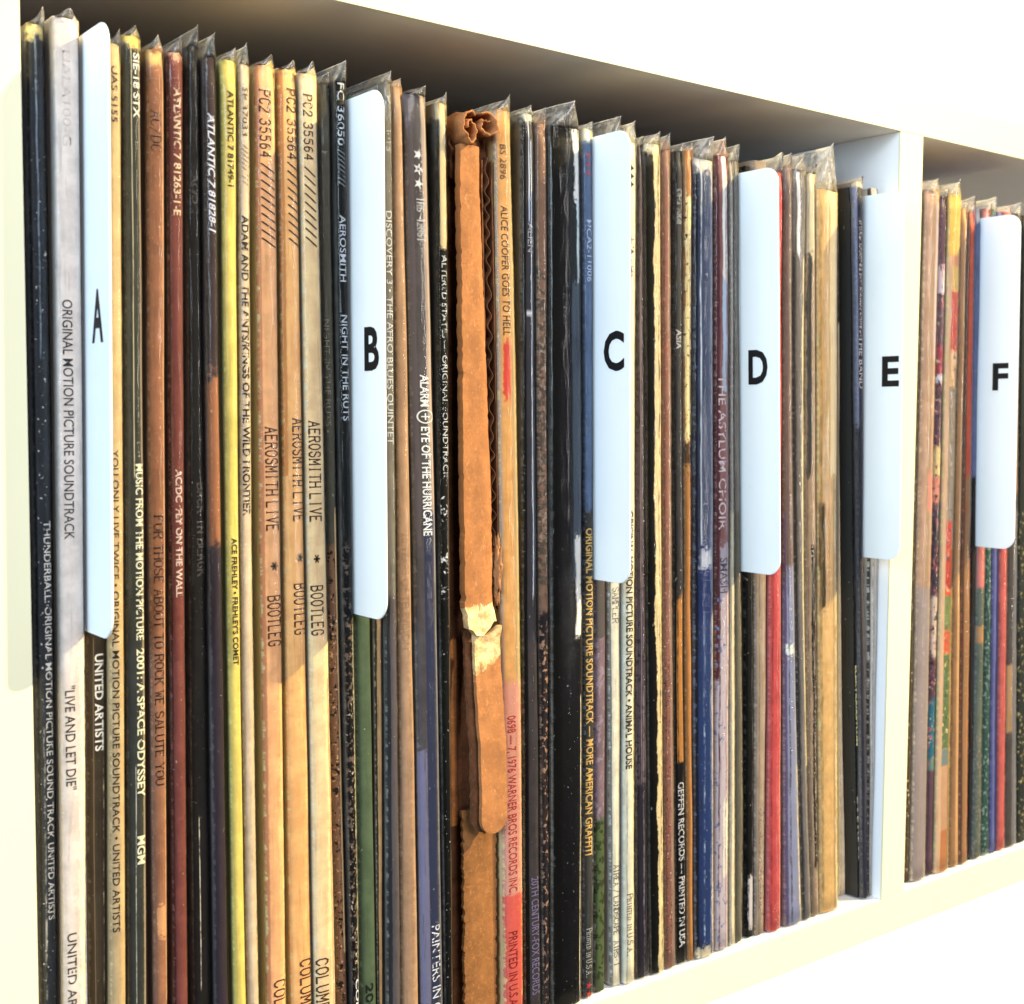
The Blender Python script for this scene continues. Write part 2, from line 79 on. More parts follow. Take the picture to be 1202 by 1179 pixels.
 {'k': 'rec', 'xl': [159.73999999999998, 158.75, 157.68, 156.62, 155.43, 154.23999999999998, 152.85999999999999], 'xr': [167.27, 166.65, 165.77, 164.5, 162.92000000000002, 161.22, 159.14000000000001], 'd': 0.004, 'lab': 'tan orange record with a red smear right of the cardboard mailer', 'top': 0.3131, 'pk': 0.3193, 'film': True, 'k1': 0.4, 'milk': 0.12, 'col': (0.612, 0.3202, 0.1192), 'tx': [('BS 2896', 0.3023, 0.2909, 0.46, 0.42, (0.0616, 0.0267, 0.0116), 's', 0.2), ('ALICE COOPER GOES TO HELL', 0.2823, 0.2396, 0.48, 0.44, (0.0404, 0.017, 0.0094), 's', 0.12), ('0698 — 7, 1976 WARNER BROS RECORDS INC.', 0.1102, 0.0475, 0.45, 0.46, (0.4105, 0.0306, 0.0246), 's', 0.15), ('PRINTED IN U.S.A.', 0.0341, 0.007, 0.42, 0.5, (0.2272, 0.013, 0.0133), 's', 0.15)], 'ops': [('side', -0.1, 0.13, 0.02, 0.05, -0.02, 0.34, (0.4555, 0.3293, 0.2499)), ('side', 0.72, 1.1, 0.03, 0.05, -0.02, 0.34, (0.3821, 0.2786, 0.1538)), ('zone', -0.02, 0.1221, (0.591, 0.2696, 0.2178), 2.8), ('side', 0.26, 0.66, 0.06, 0.12, 0.2186, 0.2376, (0.5465, 0.057, 0.0418)), ('zone', -0.02, 0.0472, (0.6186, 0.1063, 0.088), 0.5599999999999999)]},
 {'k': 'rec', 'xl': [169.29999999999998, 168.48999999999998, 167.73999999999998, 166.98, 166.29999999999998, 165.75, 165.23999999999998], 'xr': [176.42000000000002, 175.25, 174.14000000000001, 173.0, 171.93, 171.03, 170.15], 'd': 0.005, 'lab': 'dark grey record with tiny white letters near its top, right of the tan orange one', 'top': 0.3139, 'pk': 0.317, 'film': True, 'k1': 0.2, 'milk': 0.12, 'col': (0.0398, 0.0349, 0.0409), 'tx': [('ALIEN', 0.2779, 0.2682, 0.62, 0.5, (0.3883, 0.3764, 0.4137), 's', 0.2), ('20TH CENTURY-FOX RECORDS', 0.0508, 0.0082, 0.62, 0.5, (0.1603, 0.1364, 0.2892), 's', 0.12)], 'ops': [('line', 0.5, 0.1, 0.2785, 0.3139, (0.5299, 0.6026, 0.7978), 0.15), ('line', 0.68, 0.09, 0.1506, 0.3054, (0.4057, 0.5092, 0.6727), 0.1), ('line', 0.6, 0.5, 0.247, 0.2482, (0.7512, 0.7518, 0.7821), 0.0), ('fleck', 0.35, 0.76, 0, 1, 0.0048, 0.1506, (0.6939, 0.7289, 0.85)), ('side', -0.1, 0.25, 0.03, 0.04, -0.02, 0.34, (0.0043, 0.0036, 0.004)), ('zone', 0.3119, 0.3147, (0.4806, 0.4965, 0.4448), 1.1199999999999999)]},  # pale lines and top patch paint sleeve highlights into the card
 {'k': 'rec', 'xl': [177.22, 176.04999999999998, 174.94, 173.79999999999998, 172.73, 171.82999999999998, 170.95], 'xr': [179.5, 178.84, 178.16, 177.4, 176.62, 175.9, 175.13], 'd': 0.0045, 'lab': 'mottled brown record between dark grey and thick black ones', 'top': 0.3114, 'pk': 0.3171, 'film': True, 'k1': 0.1, 'milk': 0.12, 'col': (0.2017, 0.1138, 0.0758), 'tx': [], 'ops': [('fleck', 1.1, 0.5, 0, 1, 0.1502, 0.2675, (0.0769, 0.0551, 0.0425)), ('fleck', 0.8, 0.58, 0, 1, 0.1681, 0.2675, (0.317, 0.2266, 0.1711)), ('zone', -0.02, 0.1442, (0.0162, 0.0124, 0.0148), 1.1199999999999999), ('fleck', 1.2, 0.56, 0, 1, 0.0034, 0.1442, (0.2815, 0.1599, 0.1133)), ('fleck', 0.6, 0.7, 0, 1, 0.0034, 0.18, (0.4084, 0.2596, 0.1802))]},
 {'k': 'rec', 'xl': [180.29999999999998, 179.64, 178.96, 178.2, 177.42, 176.7, 175.93], 'xr': [193.28, 193.04, 192.61, 191.91, 190.99, 189.95000000000002, 188.65], 'd': 0.003, 'lab': 'thick black record with torn white edge at the top, left of the C tab', 'top': 0.3113, 'pk': 0.3209, 'film': True, 'k1': 0.05, 'milk': 0.14, 'col': (0.0035, 0.0036, 0.0053), 'tx': [], 'ops': [('side', 0.8, 1.1, 0.16, 0.1, 0.2869, 0.3113, (0.85, 0.85, 0.85)), ('side', 0.88, 1.1, 0.07, 0.06, 0.2389, 0.2883, (0.6497, 0.7676, 0.85)), ('side', 0.68, 1.1, 0.05, 0.02, 0.1557, 0.2594, (0.0508, 0.0678, 0.1016)), ('side', 0.74, 0.98, 0.12, 0.035, 0.1351, 0.1701, (0.85, 0.85, 0.85)), ('line', 0.5, 0.04, 0.1916, 0.2594, (0.0411, 0.0439, 0.062), 0.3), ('fleck', 0.5, 0.72, 0.3, 1, 0.0016, 0.1496, (0.4398, 0.5021, 0.681)), ('side', -0.1, 0.3, 0.05, 0.03, -0.02, 0.34, (0.003, 0.003, 0.003)), ('line', 0.97, 0.06, 0.0016, 0.1132, (0.6289, 0.6081, 0.5825), 0.3)]},
 {'k': 'rec', 'xl': [195.78, 195.48999999999998, 195.07, 194.45, 193.66, 192.79999999999998, 191.73999999999998], 'xr': [199.84, 199.61, 199.11, 198.29, 197.37, 196.53, 195.74], 'd': 0.0045, 'lab': 'blue grey record with mustard capitals at the left edge of the C tab', 'top': 0.3126, 'pk': 0.3156, 'film': True, 'k1': 0.3, 'milk': 0.12, 'col': (0.0847, 0.1255, 0.2259), 'tx': [('★★★', 0.305, 0.2962, 0.5, 0.7, (0.2871, 0.0711, 0.1007), 's', 0.2), ('MCA2-11006', 0.2815, 0.26, 0.55, 0.62, (0.3847, 0.4517, 0.6343), 's', 0.25), ('ORIGINAL MOTION PICTURE SOUNDTRACK — MORE AMERICAN GRAFFITI', 0.173, 0.0537, 0.5, 0.8, (0.5565, 0.3461, 0.1073), 'b', 0.12), ('Printed in U.S.A.', 0.0263, 0.0084, 0.5, 0.6, (0.4335, 0.446, 0.4699), 'r', 0.15), ('★★★', 0.0065, -0.0032, 0.5, 0.6, (0.3493, 0.0341, 0.0444), 's', 0.1)], 'ops': [('zone', -0.02, 0.1791, (0.0385, 0.037, 0.0338), 2.0999999999999996), ('zone', 0.3088, 0.3132, (0.5943, 0.6055, 0.5095), 1.26)]},
 {'k': 'tab', 't': 'C', 'xl': [200.43, 200.4, 199.66, 198.84, 197.92, 197.08, 196.29], 'xr': [201.23, 201.2, 200.46, 199.64, 198.72, 197.88, 197.09], 'lab': 'white plastic divider with the letter C on its tab'},
 {'k': 'rec', 'xl': [202.0, 201.6, 200.85999999999999, 200.04, 199.28, 198.63, 197.95], 'xr': [206.70000000000002, 206.19, 205.64000000000001, 205.01000000000002, 204.33, 203.68, 202.97], 'd': 0.0055, 'lab': 'record with a mauve and green picture spine beneath the C tab', 'top': 0.3098, 'pk': 0.3195, 'film': False, 'k1': 0.2, 'milk': 0.12, 'col': (0.1197, 0.0831, 0.1075), 'tx': [], 'ops': [('zone', -0.02, 0.0661, (0.0475, 0.0681, 0.0292), 0.84), ('fleck', 1.5, 0.52, 0, 1, -0.0044, 0.0661, (0.0185, 0.0277, 0.0119)), ('fleck', 1.4, 0.55, 0, 1, 0.0661, 0.151, (0.1728, 0.1349, 0.1787)), ('zone', 0.1324, 0.1541, (0.0608, 0.0525, 0.0548), 0.84)]},
 {'k': 'rec', 'xl': [210.4, 209.19, 208.03, 206.84, 205.71, 204.75, 203.81], 'xr': [214.57, 213.78, 213.05, 212.3, 211.62, 210.74, 209.77], 'd': 0.0055, 'lab': 'left of two cream records below the C tab', 'top': 0.3107, 'pk': 0.3201, 'film': True, 'k1': 0.1, 'milk': 0.12, 'col': (0.6739, 0.6272, 0.513), 'tx': [('SAMPLER', 0.1505, 0.1376, 0.52, 0.55, (0.1332, 0.1145, 0.0957), 'r', 0.3), ('AIREA / LANDSCAPE  AIRS-1', 0.0468, 0.0081, 0.5, 0.55, (0.0154, 0.0131, 0.0114), 'r', 0.08)], 'ops': [('side', -0.1, 0.14, 0.02, 0.04, -0.02, 0.34, (0.2188, 0.2035, 0.1731))]},
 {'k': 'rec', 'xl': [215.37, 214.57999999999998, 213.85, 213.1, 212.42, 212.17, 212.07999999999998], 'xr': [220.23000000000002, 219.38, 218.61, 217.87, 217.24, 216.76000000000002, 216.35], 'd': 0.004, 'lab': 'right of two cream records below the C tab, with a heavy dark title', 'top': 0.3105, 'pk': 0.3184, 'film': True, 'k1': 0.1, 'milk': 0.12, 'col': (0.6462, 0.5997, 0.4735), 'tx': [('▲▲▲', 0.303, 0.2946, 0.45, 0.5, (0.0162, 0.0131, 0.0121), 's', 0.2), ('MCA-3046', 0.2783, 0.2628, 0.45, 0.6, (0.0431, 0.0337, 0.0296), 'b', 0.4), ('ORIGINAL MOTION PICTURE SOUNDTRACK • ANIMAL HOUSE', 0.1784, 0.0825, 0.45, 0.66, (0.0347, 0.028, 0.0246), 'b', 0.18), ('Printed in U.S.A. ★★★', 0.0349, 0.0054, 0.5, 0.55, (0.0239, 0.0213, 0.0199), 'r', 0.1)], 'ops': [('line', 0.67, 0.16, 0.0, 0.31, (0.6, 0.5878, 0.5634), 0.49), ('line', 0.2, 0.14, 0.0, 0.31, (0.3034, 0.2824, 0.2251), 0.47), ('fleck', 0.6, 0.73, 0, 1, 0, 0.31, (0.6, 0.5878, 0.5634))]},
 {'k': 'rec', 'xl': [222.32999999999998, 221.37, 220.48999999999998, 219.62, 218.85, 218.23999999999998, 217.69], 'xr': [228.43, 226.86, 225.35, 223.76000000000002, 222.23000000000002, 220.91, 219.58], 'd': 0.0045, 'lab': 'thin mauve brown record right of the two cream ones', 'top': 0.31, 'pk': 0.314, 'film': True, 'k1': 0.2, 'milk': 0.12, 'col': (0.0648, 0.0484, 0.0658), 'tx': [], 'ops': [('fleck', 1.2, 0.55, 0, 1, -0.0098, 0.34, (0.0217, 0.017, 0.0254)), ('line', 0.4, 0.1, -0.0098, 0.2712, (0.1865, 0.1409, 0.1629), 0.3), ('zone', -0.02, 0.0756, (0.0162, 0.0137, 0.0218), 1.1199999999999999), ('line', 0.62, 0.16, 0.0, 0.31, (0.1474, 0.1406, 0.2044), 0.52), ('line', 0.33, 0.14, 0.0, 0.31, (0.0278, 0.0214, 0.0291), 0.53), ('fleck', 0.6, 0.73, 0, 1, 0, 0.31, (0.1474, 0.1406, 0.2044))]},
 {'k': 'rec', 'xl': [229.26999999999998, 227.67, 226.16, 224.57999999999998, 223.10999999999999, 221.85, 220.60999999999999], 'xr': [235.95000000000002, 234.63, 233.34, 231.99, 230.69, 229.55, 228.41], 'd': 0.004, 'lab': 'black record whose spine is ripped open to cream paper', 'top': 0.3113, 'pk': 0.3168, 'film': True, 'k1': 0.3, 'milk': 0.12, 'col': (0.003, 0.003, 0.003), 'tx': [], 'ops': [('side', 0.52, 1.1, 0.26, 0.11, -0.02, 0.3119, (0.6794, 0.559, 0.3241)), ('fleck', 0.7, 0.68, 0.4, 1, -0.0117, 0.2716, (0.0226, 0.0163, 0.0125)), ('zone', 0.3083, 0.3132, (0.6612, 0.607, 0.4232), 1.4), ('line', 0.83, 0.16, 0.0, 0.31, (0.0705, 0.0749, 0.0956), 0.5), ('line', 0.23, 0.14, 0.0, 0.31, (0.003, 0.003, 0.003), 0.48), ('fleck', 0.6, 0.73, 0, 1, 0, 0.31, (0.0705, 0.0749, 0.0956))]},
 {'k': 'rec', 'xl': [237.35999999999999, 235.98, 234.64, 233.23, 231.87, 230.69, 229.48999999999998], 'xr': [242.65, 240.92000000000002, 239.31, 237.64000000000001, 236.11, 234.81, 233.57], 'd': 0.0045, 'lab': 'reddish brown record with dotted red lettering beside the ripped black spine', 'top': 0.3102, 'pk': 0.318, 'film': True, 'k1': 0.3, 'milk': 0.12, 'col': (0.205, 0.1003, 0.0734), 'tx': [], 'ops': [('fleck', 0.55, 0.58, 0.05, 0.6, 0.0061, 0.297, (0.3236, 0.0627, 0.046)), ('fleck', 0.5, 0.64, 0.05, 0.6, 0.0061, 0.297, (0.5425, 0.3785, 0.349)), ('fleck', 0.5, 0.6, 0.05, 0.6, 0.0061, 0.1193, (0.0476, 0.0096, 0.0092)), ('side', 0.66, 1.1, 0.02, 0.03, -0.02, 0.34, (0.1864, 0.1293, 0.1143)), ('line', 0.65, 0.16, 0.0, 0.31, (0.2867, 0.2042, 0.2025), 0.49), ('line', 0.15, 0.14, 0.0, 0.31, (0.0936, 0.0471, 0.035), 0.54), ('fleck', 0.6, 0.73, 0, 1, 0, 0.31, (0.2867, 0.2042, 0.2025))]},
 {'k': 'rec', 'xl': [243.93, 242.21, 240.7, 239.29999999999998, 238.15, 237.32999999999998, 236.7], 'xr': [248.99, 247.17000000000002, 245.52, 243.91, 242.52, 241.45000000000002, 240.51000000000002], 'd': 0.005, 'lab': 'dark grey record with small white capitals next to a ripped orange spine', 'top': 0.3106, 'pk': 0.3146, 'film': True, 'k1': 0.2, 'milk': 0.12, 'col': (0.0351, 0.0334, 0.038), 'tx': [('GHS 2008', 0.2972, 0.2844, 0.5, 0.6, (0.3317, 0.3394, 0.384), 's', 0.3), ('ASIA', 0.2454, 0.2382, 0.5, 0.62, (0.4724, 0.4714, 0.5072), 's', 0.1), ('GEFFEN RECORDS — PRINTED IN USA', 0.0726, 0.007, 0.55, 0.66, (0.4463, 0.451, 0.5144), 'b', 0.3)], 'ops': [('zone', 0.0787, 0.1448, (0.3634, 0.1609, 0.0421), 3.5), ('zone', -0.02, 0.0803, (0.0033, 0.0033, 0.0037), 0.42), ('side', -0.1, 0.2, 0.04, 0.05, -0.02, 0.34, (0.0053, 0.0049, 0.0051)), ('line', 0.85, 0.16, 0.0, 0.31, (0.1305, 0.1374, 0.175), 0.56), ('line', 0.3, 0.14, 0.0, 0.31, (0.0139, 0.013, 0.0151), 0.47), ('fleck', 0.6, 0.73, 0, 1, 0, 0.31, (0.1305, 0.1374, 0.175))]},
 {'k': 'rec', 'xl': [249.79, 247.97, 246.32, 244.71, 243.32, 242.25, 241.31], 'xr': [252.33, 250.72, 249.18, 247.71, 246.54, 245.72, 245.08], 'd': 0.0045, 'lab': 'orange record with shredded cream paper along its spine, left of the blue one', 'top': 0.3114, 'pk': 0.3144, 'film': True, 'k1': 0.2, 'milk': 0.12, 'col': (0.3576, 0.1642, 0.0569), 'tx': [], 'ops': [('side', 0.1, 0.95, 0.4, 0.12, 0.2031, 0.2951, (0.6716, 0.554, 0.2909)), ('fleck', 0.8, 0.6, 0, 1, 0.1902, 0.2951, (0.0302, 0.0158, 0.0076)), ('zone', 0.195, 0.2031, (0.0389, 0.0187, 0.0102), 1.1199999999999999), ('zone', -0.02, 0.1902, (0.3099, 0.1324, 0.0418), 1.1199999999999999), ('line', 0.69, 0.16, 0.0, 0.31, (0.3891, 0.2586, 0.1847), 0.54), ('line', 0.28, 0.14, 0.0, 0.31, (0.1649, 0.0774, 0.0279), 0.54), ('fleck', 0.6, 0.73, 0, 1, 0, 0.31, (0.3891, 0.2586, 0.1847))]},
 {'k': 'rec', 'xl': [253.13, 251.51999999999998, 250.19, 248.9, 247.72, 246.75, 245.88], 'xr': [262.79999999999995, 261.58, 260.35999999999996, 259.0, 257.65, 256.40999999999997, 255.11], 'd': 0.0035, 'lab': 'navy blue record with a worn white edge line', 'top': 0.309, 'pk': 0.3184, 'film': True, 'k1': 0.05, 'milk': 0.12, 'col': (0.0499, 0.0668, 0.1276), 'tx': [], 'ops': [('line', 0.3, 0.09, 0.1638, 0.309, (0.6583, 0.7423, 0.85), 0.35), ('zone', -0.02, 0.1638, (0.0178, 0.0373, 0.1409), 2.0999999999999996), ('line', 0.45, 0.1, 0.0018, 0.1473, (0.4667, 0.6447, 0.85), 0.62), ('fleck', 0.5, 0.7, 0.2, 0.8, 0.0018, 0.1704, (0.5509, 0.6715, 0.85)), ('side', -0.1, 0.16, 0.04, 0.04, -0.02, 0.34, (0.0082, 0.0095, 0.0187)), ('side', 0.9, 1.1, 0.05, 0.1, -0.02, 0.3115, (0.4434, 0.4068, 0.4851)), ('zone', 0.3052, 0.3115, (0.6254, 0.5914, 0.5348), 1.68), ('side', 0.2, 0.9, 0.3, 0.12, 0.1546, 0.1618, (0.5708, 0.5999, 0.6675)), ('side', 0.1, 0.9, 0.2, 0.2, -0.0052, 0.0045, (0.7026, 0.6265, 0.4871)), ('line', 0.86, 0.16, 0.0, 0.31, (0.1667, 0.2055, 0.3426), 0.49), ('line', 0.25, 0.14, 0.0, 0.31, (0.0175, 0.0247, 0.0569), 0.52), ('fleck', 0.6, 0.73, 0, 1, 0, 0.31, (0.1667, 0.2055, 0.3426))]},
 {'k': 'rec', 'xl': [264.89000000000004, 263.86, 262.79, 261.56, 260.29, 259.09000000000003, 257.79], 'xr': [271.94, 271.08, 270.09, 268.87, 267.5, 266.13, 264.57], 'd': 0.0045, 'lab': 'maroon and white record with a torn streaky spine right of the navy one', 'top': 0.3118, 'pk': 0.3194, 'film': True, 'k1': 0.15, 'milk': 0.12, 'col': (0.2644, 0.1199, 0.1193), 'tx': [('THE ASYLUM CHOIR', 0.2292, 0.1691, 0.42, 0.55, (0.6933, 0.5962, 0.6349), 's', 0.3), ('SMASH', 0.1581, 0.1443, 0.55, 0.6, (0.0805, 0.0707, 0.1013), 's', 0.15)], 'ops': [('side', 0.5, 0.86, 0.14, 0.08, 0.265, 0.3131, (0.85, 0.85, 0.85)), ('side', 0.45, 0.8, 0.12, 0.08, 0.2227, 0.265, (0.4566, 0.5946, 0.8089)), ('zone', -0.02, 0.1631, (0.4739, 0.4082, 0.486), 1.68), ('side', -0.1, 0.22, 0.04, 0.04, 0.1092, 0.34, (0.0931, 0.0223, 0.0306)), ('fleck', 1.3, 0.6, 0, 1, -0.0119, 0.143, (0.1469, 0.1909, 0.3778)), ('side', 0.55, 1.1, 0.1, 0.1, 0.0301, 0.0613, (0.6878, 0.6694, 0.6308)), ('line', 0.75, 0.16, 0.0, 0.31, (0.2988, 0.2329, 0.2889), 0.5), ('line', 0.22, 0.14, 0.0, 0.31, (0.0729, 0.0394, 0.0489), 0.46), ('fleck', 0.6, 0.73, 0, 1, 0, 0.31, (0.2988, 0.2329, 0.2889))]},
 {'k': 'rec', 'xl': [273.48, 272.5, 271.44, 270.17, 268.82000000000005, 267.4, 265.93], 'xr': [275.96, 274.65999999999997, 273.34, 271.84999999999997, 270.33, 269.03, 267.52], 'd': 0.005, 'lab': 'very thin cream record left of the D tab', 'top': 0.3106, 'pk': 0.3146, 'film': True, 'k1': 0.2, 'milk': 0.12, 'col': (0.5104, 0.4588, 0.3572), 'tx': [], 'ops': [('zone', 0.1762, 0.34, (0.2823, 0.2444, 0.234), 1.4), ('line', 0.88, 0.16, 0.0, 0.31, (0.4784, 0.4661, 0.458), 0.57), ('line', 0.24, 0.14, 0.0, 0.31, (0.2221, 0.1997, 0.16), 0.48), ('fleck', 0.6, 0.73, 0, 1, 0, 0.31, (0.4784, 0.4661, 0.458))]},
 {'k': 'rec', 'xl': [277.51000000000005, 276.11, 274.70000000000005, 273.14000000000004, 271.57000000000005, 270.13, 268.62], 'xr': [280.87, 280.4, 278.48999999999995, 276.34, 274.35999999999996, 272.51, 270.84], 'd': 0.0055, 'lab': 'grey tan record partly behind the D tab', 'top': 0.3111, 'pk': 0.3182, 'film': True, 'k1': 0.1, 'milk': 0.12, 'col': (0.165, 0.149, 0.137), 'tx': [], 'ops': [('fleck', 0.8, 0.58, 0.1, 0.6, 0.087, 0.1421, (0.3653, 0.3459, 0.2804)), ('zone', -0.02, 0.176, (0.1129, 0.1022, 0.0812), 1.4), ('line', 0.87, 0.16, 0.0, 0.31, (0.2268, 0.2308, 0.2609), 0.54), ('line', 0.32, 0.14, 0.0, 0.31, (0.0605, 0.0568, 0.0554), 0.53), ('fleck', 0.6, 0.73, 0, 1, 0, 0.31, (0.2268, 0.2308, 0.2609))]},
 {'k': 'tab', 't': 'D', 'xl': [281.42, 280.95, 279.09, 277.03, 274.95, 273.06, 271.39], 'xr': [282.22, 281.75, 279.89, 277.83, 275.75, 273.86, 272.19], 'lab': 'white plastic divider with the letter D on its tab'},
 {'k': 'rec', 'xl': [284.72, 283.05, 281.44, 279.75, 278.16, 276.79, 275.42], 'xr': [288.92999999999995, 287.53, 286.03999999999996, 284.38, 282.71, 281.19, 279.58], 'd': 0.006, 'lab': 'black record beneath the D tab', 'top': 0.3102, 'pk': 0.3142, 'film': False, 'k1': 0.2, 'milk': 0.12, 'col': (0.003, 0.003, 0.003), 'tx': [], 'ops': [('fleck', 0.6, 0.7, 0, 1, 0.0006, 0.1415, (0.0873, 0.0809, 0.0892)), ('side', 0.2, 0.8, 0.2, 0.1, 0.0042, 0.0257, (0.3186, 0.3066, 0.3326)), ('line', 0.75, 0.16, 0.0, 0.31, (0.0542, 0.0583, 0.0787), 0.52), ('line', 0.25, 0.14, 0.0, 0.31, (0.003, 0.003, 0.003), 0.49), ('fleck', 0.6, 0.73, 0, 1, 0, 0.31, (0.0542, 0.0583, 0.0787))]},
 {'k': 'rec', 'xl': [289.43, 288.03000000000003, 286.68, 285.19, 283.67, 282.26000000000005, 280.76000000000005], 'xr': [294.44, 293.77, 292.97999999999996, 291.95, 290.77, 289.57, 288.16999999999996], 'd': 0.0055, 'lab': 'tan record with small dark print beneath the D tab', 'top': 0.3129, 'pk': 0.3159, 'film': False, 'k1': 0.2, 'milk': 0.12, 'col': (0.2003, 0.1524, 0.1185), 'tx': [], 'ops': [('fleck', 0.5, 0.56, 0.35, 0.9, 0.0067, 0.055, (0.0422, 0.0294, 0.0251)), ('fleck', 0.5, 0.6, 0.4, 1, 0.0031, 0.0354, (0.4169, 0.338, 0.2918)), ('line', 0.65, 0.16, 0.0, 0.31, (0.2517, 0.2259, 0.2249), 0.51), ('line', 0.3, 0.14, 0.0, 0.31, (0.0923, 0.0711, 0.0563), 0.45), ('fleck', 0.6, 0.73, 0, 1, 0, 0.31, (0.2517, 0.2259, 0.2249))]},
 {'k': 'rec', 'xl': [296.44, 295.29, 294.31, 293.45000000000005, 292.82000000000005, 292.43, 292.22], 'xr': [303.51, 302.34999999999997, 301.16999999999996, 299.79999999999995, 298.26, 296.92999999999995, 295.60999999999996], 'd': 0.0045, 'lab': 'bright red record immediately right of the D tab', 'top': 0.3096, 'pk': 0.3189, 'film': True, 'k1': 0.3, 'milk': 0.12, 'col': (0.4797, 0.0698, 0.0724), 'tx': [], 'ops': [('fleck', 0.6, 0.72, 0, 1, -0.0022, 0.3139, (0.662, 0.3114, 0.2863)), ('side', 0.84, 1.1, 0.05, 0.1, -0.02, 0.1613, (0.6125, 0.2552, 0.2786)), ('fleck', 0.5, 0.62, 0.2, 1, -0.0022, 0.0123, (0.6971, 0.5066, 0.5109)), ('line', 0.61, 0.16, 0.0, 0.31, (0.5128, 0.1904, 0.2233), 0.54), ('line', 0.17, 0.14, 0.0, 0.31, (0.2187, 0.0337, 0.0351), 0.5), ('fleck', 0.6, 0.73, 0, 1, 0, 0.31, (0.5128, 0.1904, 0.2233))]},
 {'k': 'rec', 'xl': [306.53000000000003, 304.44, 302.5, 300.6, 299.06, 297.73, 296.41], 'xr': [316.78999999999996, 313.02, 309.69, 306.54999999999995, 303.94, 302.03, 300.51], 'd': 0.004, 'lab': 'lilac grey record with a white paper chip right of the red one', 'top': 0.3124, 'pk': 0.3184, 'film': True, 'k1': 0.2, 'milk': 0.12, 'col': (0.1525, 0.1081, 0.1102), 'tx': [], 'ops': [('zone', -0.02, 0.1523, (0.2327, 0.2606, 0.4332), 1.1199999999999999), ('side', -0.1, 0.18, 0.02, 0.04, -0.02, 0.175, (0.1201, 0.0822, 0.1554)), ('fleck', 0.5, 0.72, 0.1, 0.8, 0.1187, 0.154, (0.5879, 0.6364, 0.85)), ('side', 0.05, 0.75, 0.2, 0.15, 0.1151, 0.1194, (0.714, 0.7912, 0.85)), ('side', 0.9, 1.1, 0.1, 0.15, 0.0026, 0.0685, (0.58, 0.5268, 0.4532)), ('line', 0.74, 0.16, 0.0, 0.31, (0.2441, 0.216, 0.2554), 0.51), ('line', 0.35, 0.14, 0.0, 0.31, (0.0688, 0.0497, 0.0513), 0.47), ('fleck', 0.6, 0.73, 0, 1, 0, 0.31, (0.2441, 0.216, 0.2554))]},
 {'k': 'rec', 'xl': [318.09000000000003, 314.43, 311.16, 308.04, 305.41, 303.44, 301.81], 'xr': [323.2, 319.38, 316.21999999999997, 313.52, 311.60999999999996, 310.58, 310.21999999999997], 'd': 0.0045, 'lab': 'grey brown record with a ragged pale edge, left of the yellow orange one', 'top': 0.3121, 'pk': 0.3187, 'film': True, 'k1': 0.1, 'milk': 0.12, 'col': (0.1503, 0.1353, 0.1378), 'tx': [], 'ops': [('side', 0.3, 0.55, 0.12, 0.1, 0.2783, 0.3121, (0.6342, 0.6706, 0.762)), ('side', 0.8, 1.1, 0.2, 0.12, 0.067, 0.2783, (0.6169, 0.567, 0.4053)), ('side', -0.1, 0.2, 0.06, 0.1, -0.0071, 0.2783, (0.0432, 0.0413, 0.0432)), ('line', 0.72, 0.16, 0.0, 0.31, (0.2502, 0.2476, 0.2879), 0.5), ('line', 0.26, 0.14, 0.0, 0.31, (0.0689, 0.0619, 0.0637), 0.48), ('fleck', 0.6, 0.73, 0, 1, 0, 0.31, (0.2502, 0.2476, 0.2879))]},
 {'k': 'rec', 'xl': [324.47, 320.86, 317.85, 315.24, 313.37, 312.3, 311.83000000000004], 'xr': [328.71999999999997, 326.53999999999996, 324.42999999999995, 322.2, 320.07, 318.21999999999997, 316.34999999999997], 'd': 0.005, 'lab': 'tan record with a black torn streak touching the yellow orange spine', 'top': 0.3118, 'pk': 0.3158, 'film': True, 'k1': 0.2, 'milk': 0.12, 'col': (0.2747, 0.1966, 0.143), 'tx': [], 'ops': [('side', 0.1, 0.5, 0.2, 0.1, 0.1885, 0.3081, (0.0276, 0.0326, 0.039)), ('side', 0.45, 0.9, 0.15, 0.12, 0.0211, 0.1601, (0.0107, 0.01, 0.0116)), ('fleck', 0.6, 0.62, 0, 1, 0.0099, 0.1601, (0.4435, 0.385, 0.3239)), ('zone', 0.279, 0.3132, (0.5381, 0.4674, 0.3387), 2.8), ('line', 0.71, 0.16, 0.0, 0.31, (0.3568, 0.3095, 0.2948), 0.55), ('line', 0.18, 0.14, 0.0, 0.31, (0.1269, 0.0911, 0.0675), 0.51), ('fleck', 0.6, 0.73, 0, 1, 0, 0.31, (0.3568, 0.3095, 0.2948))]},
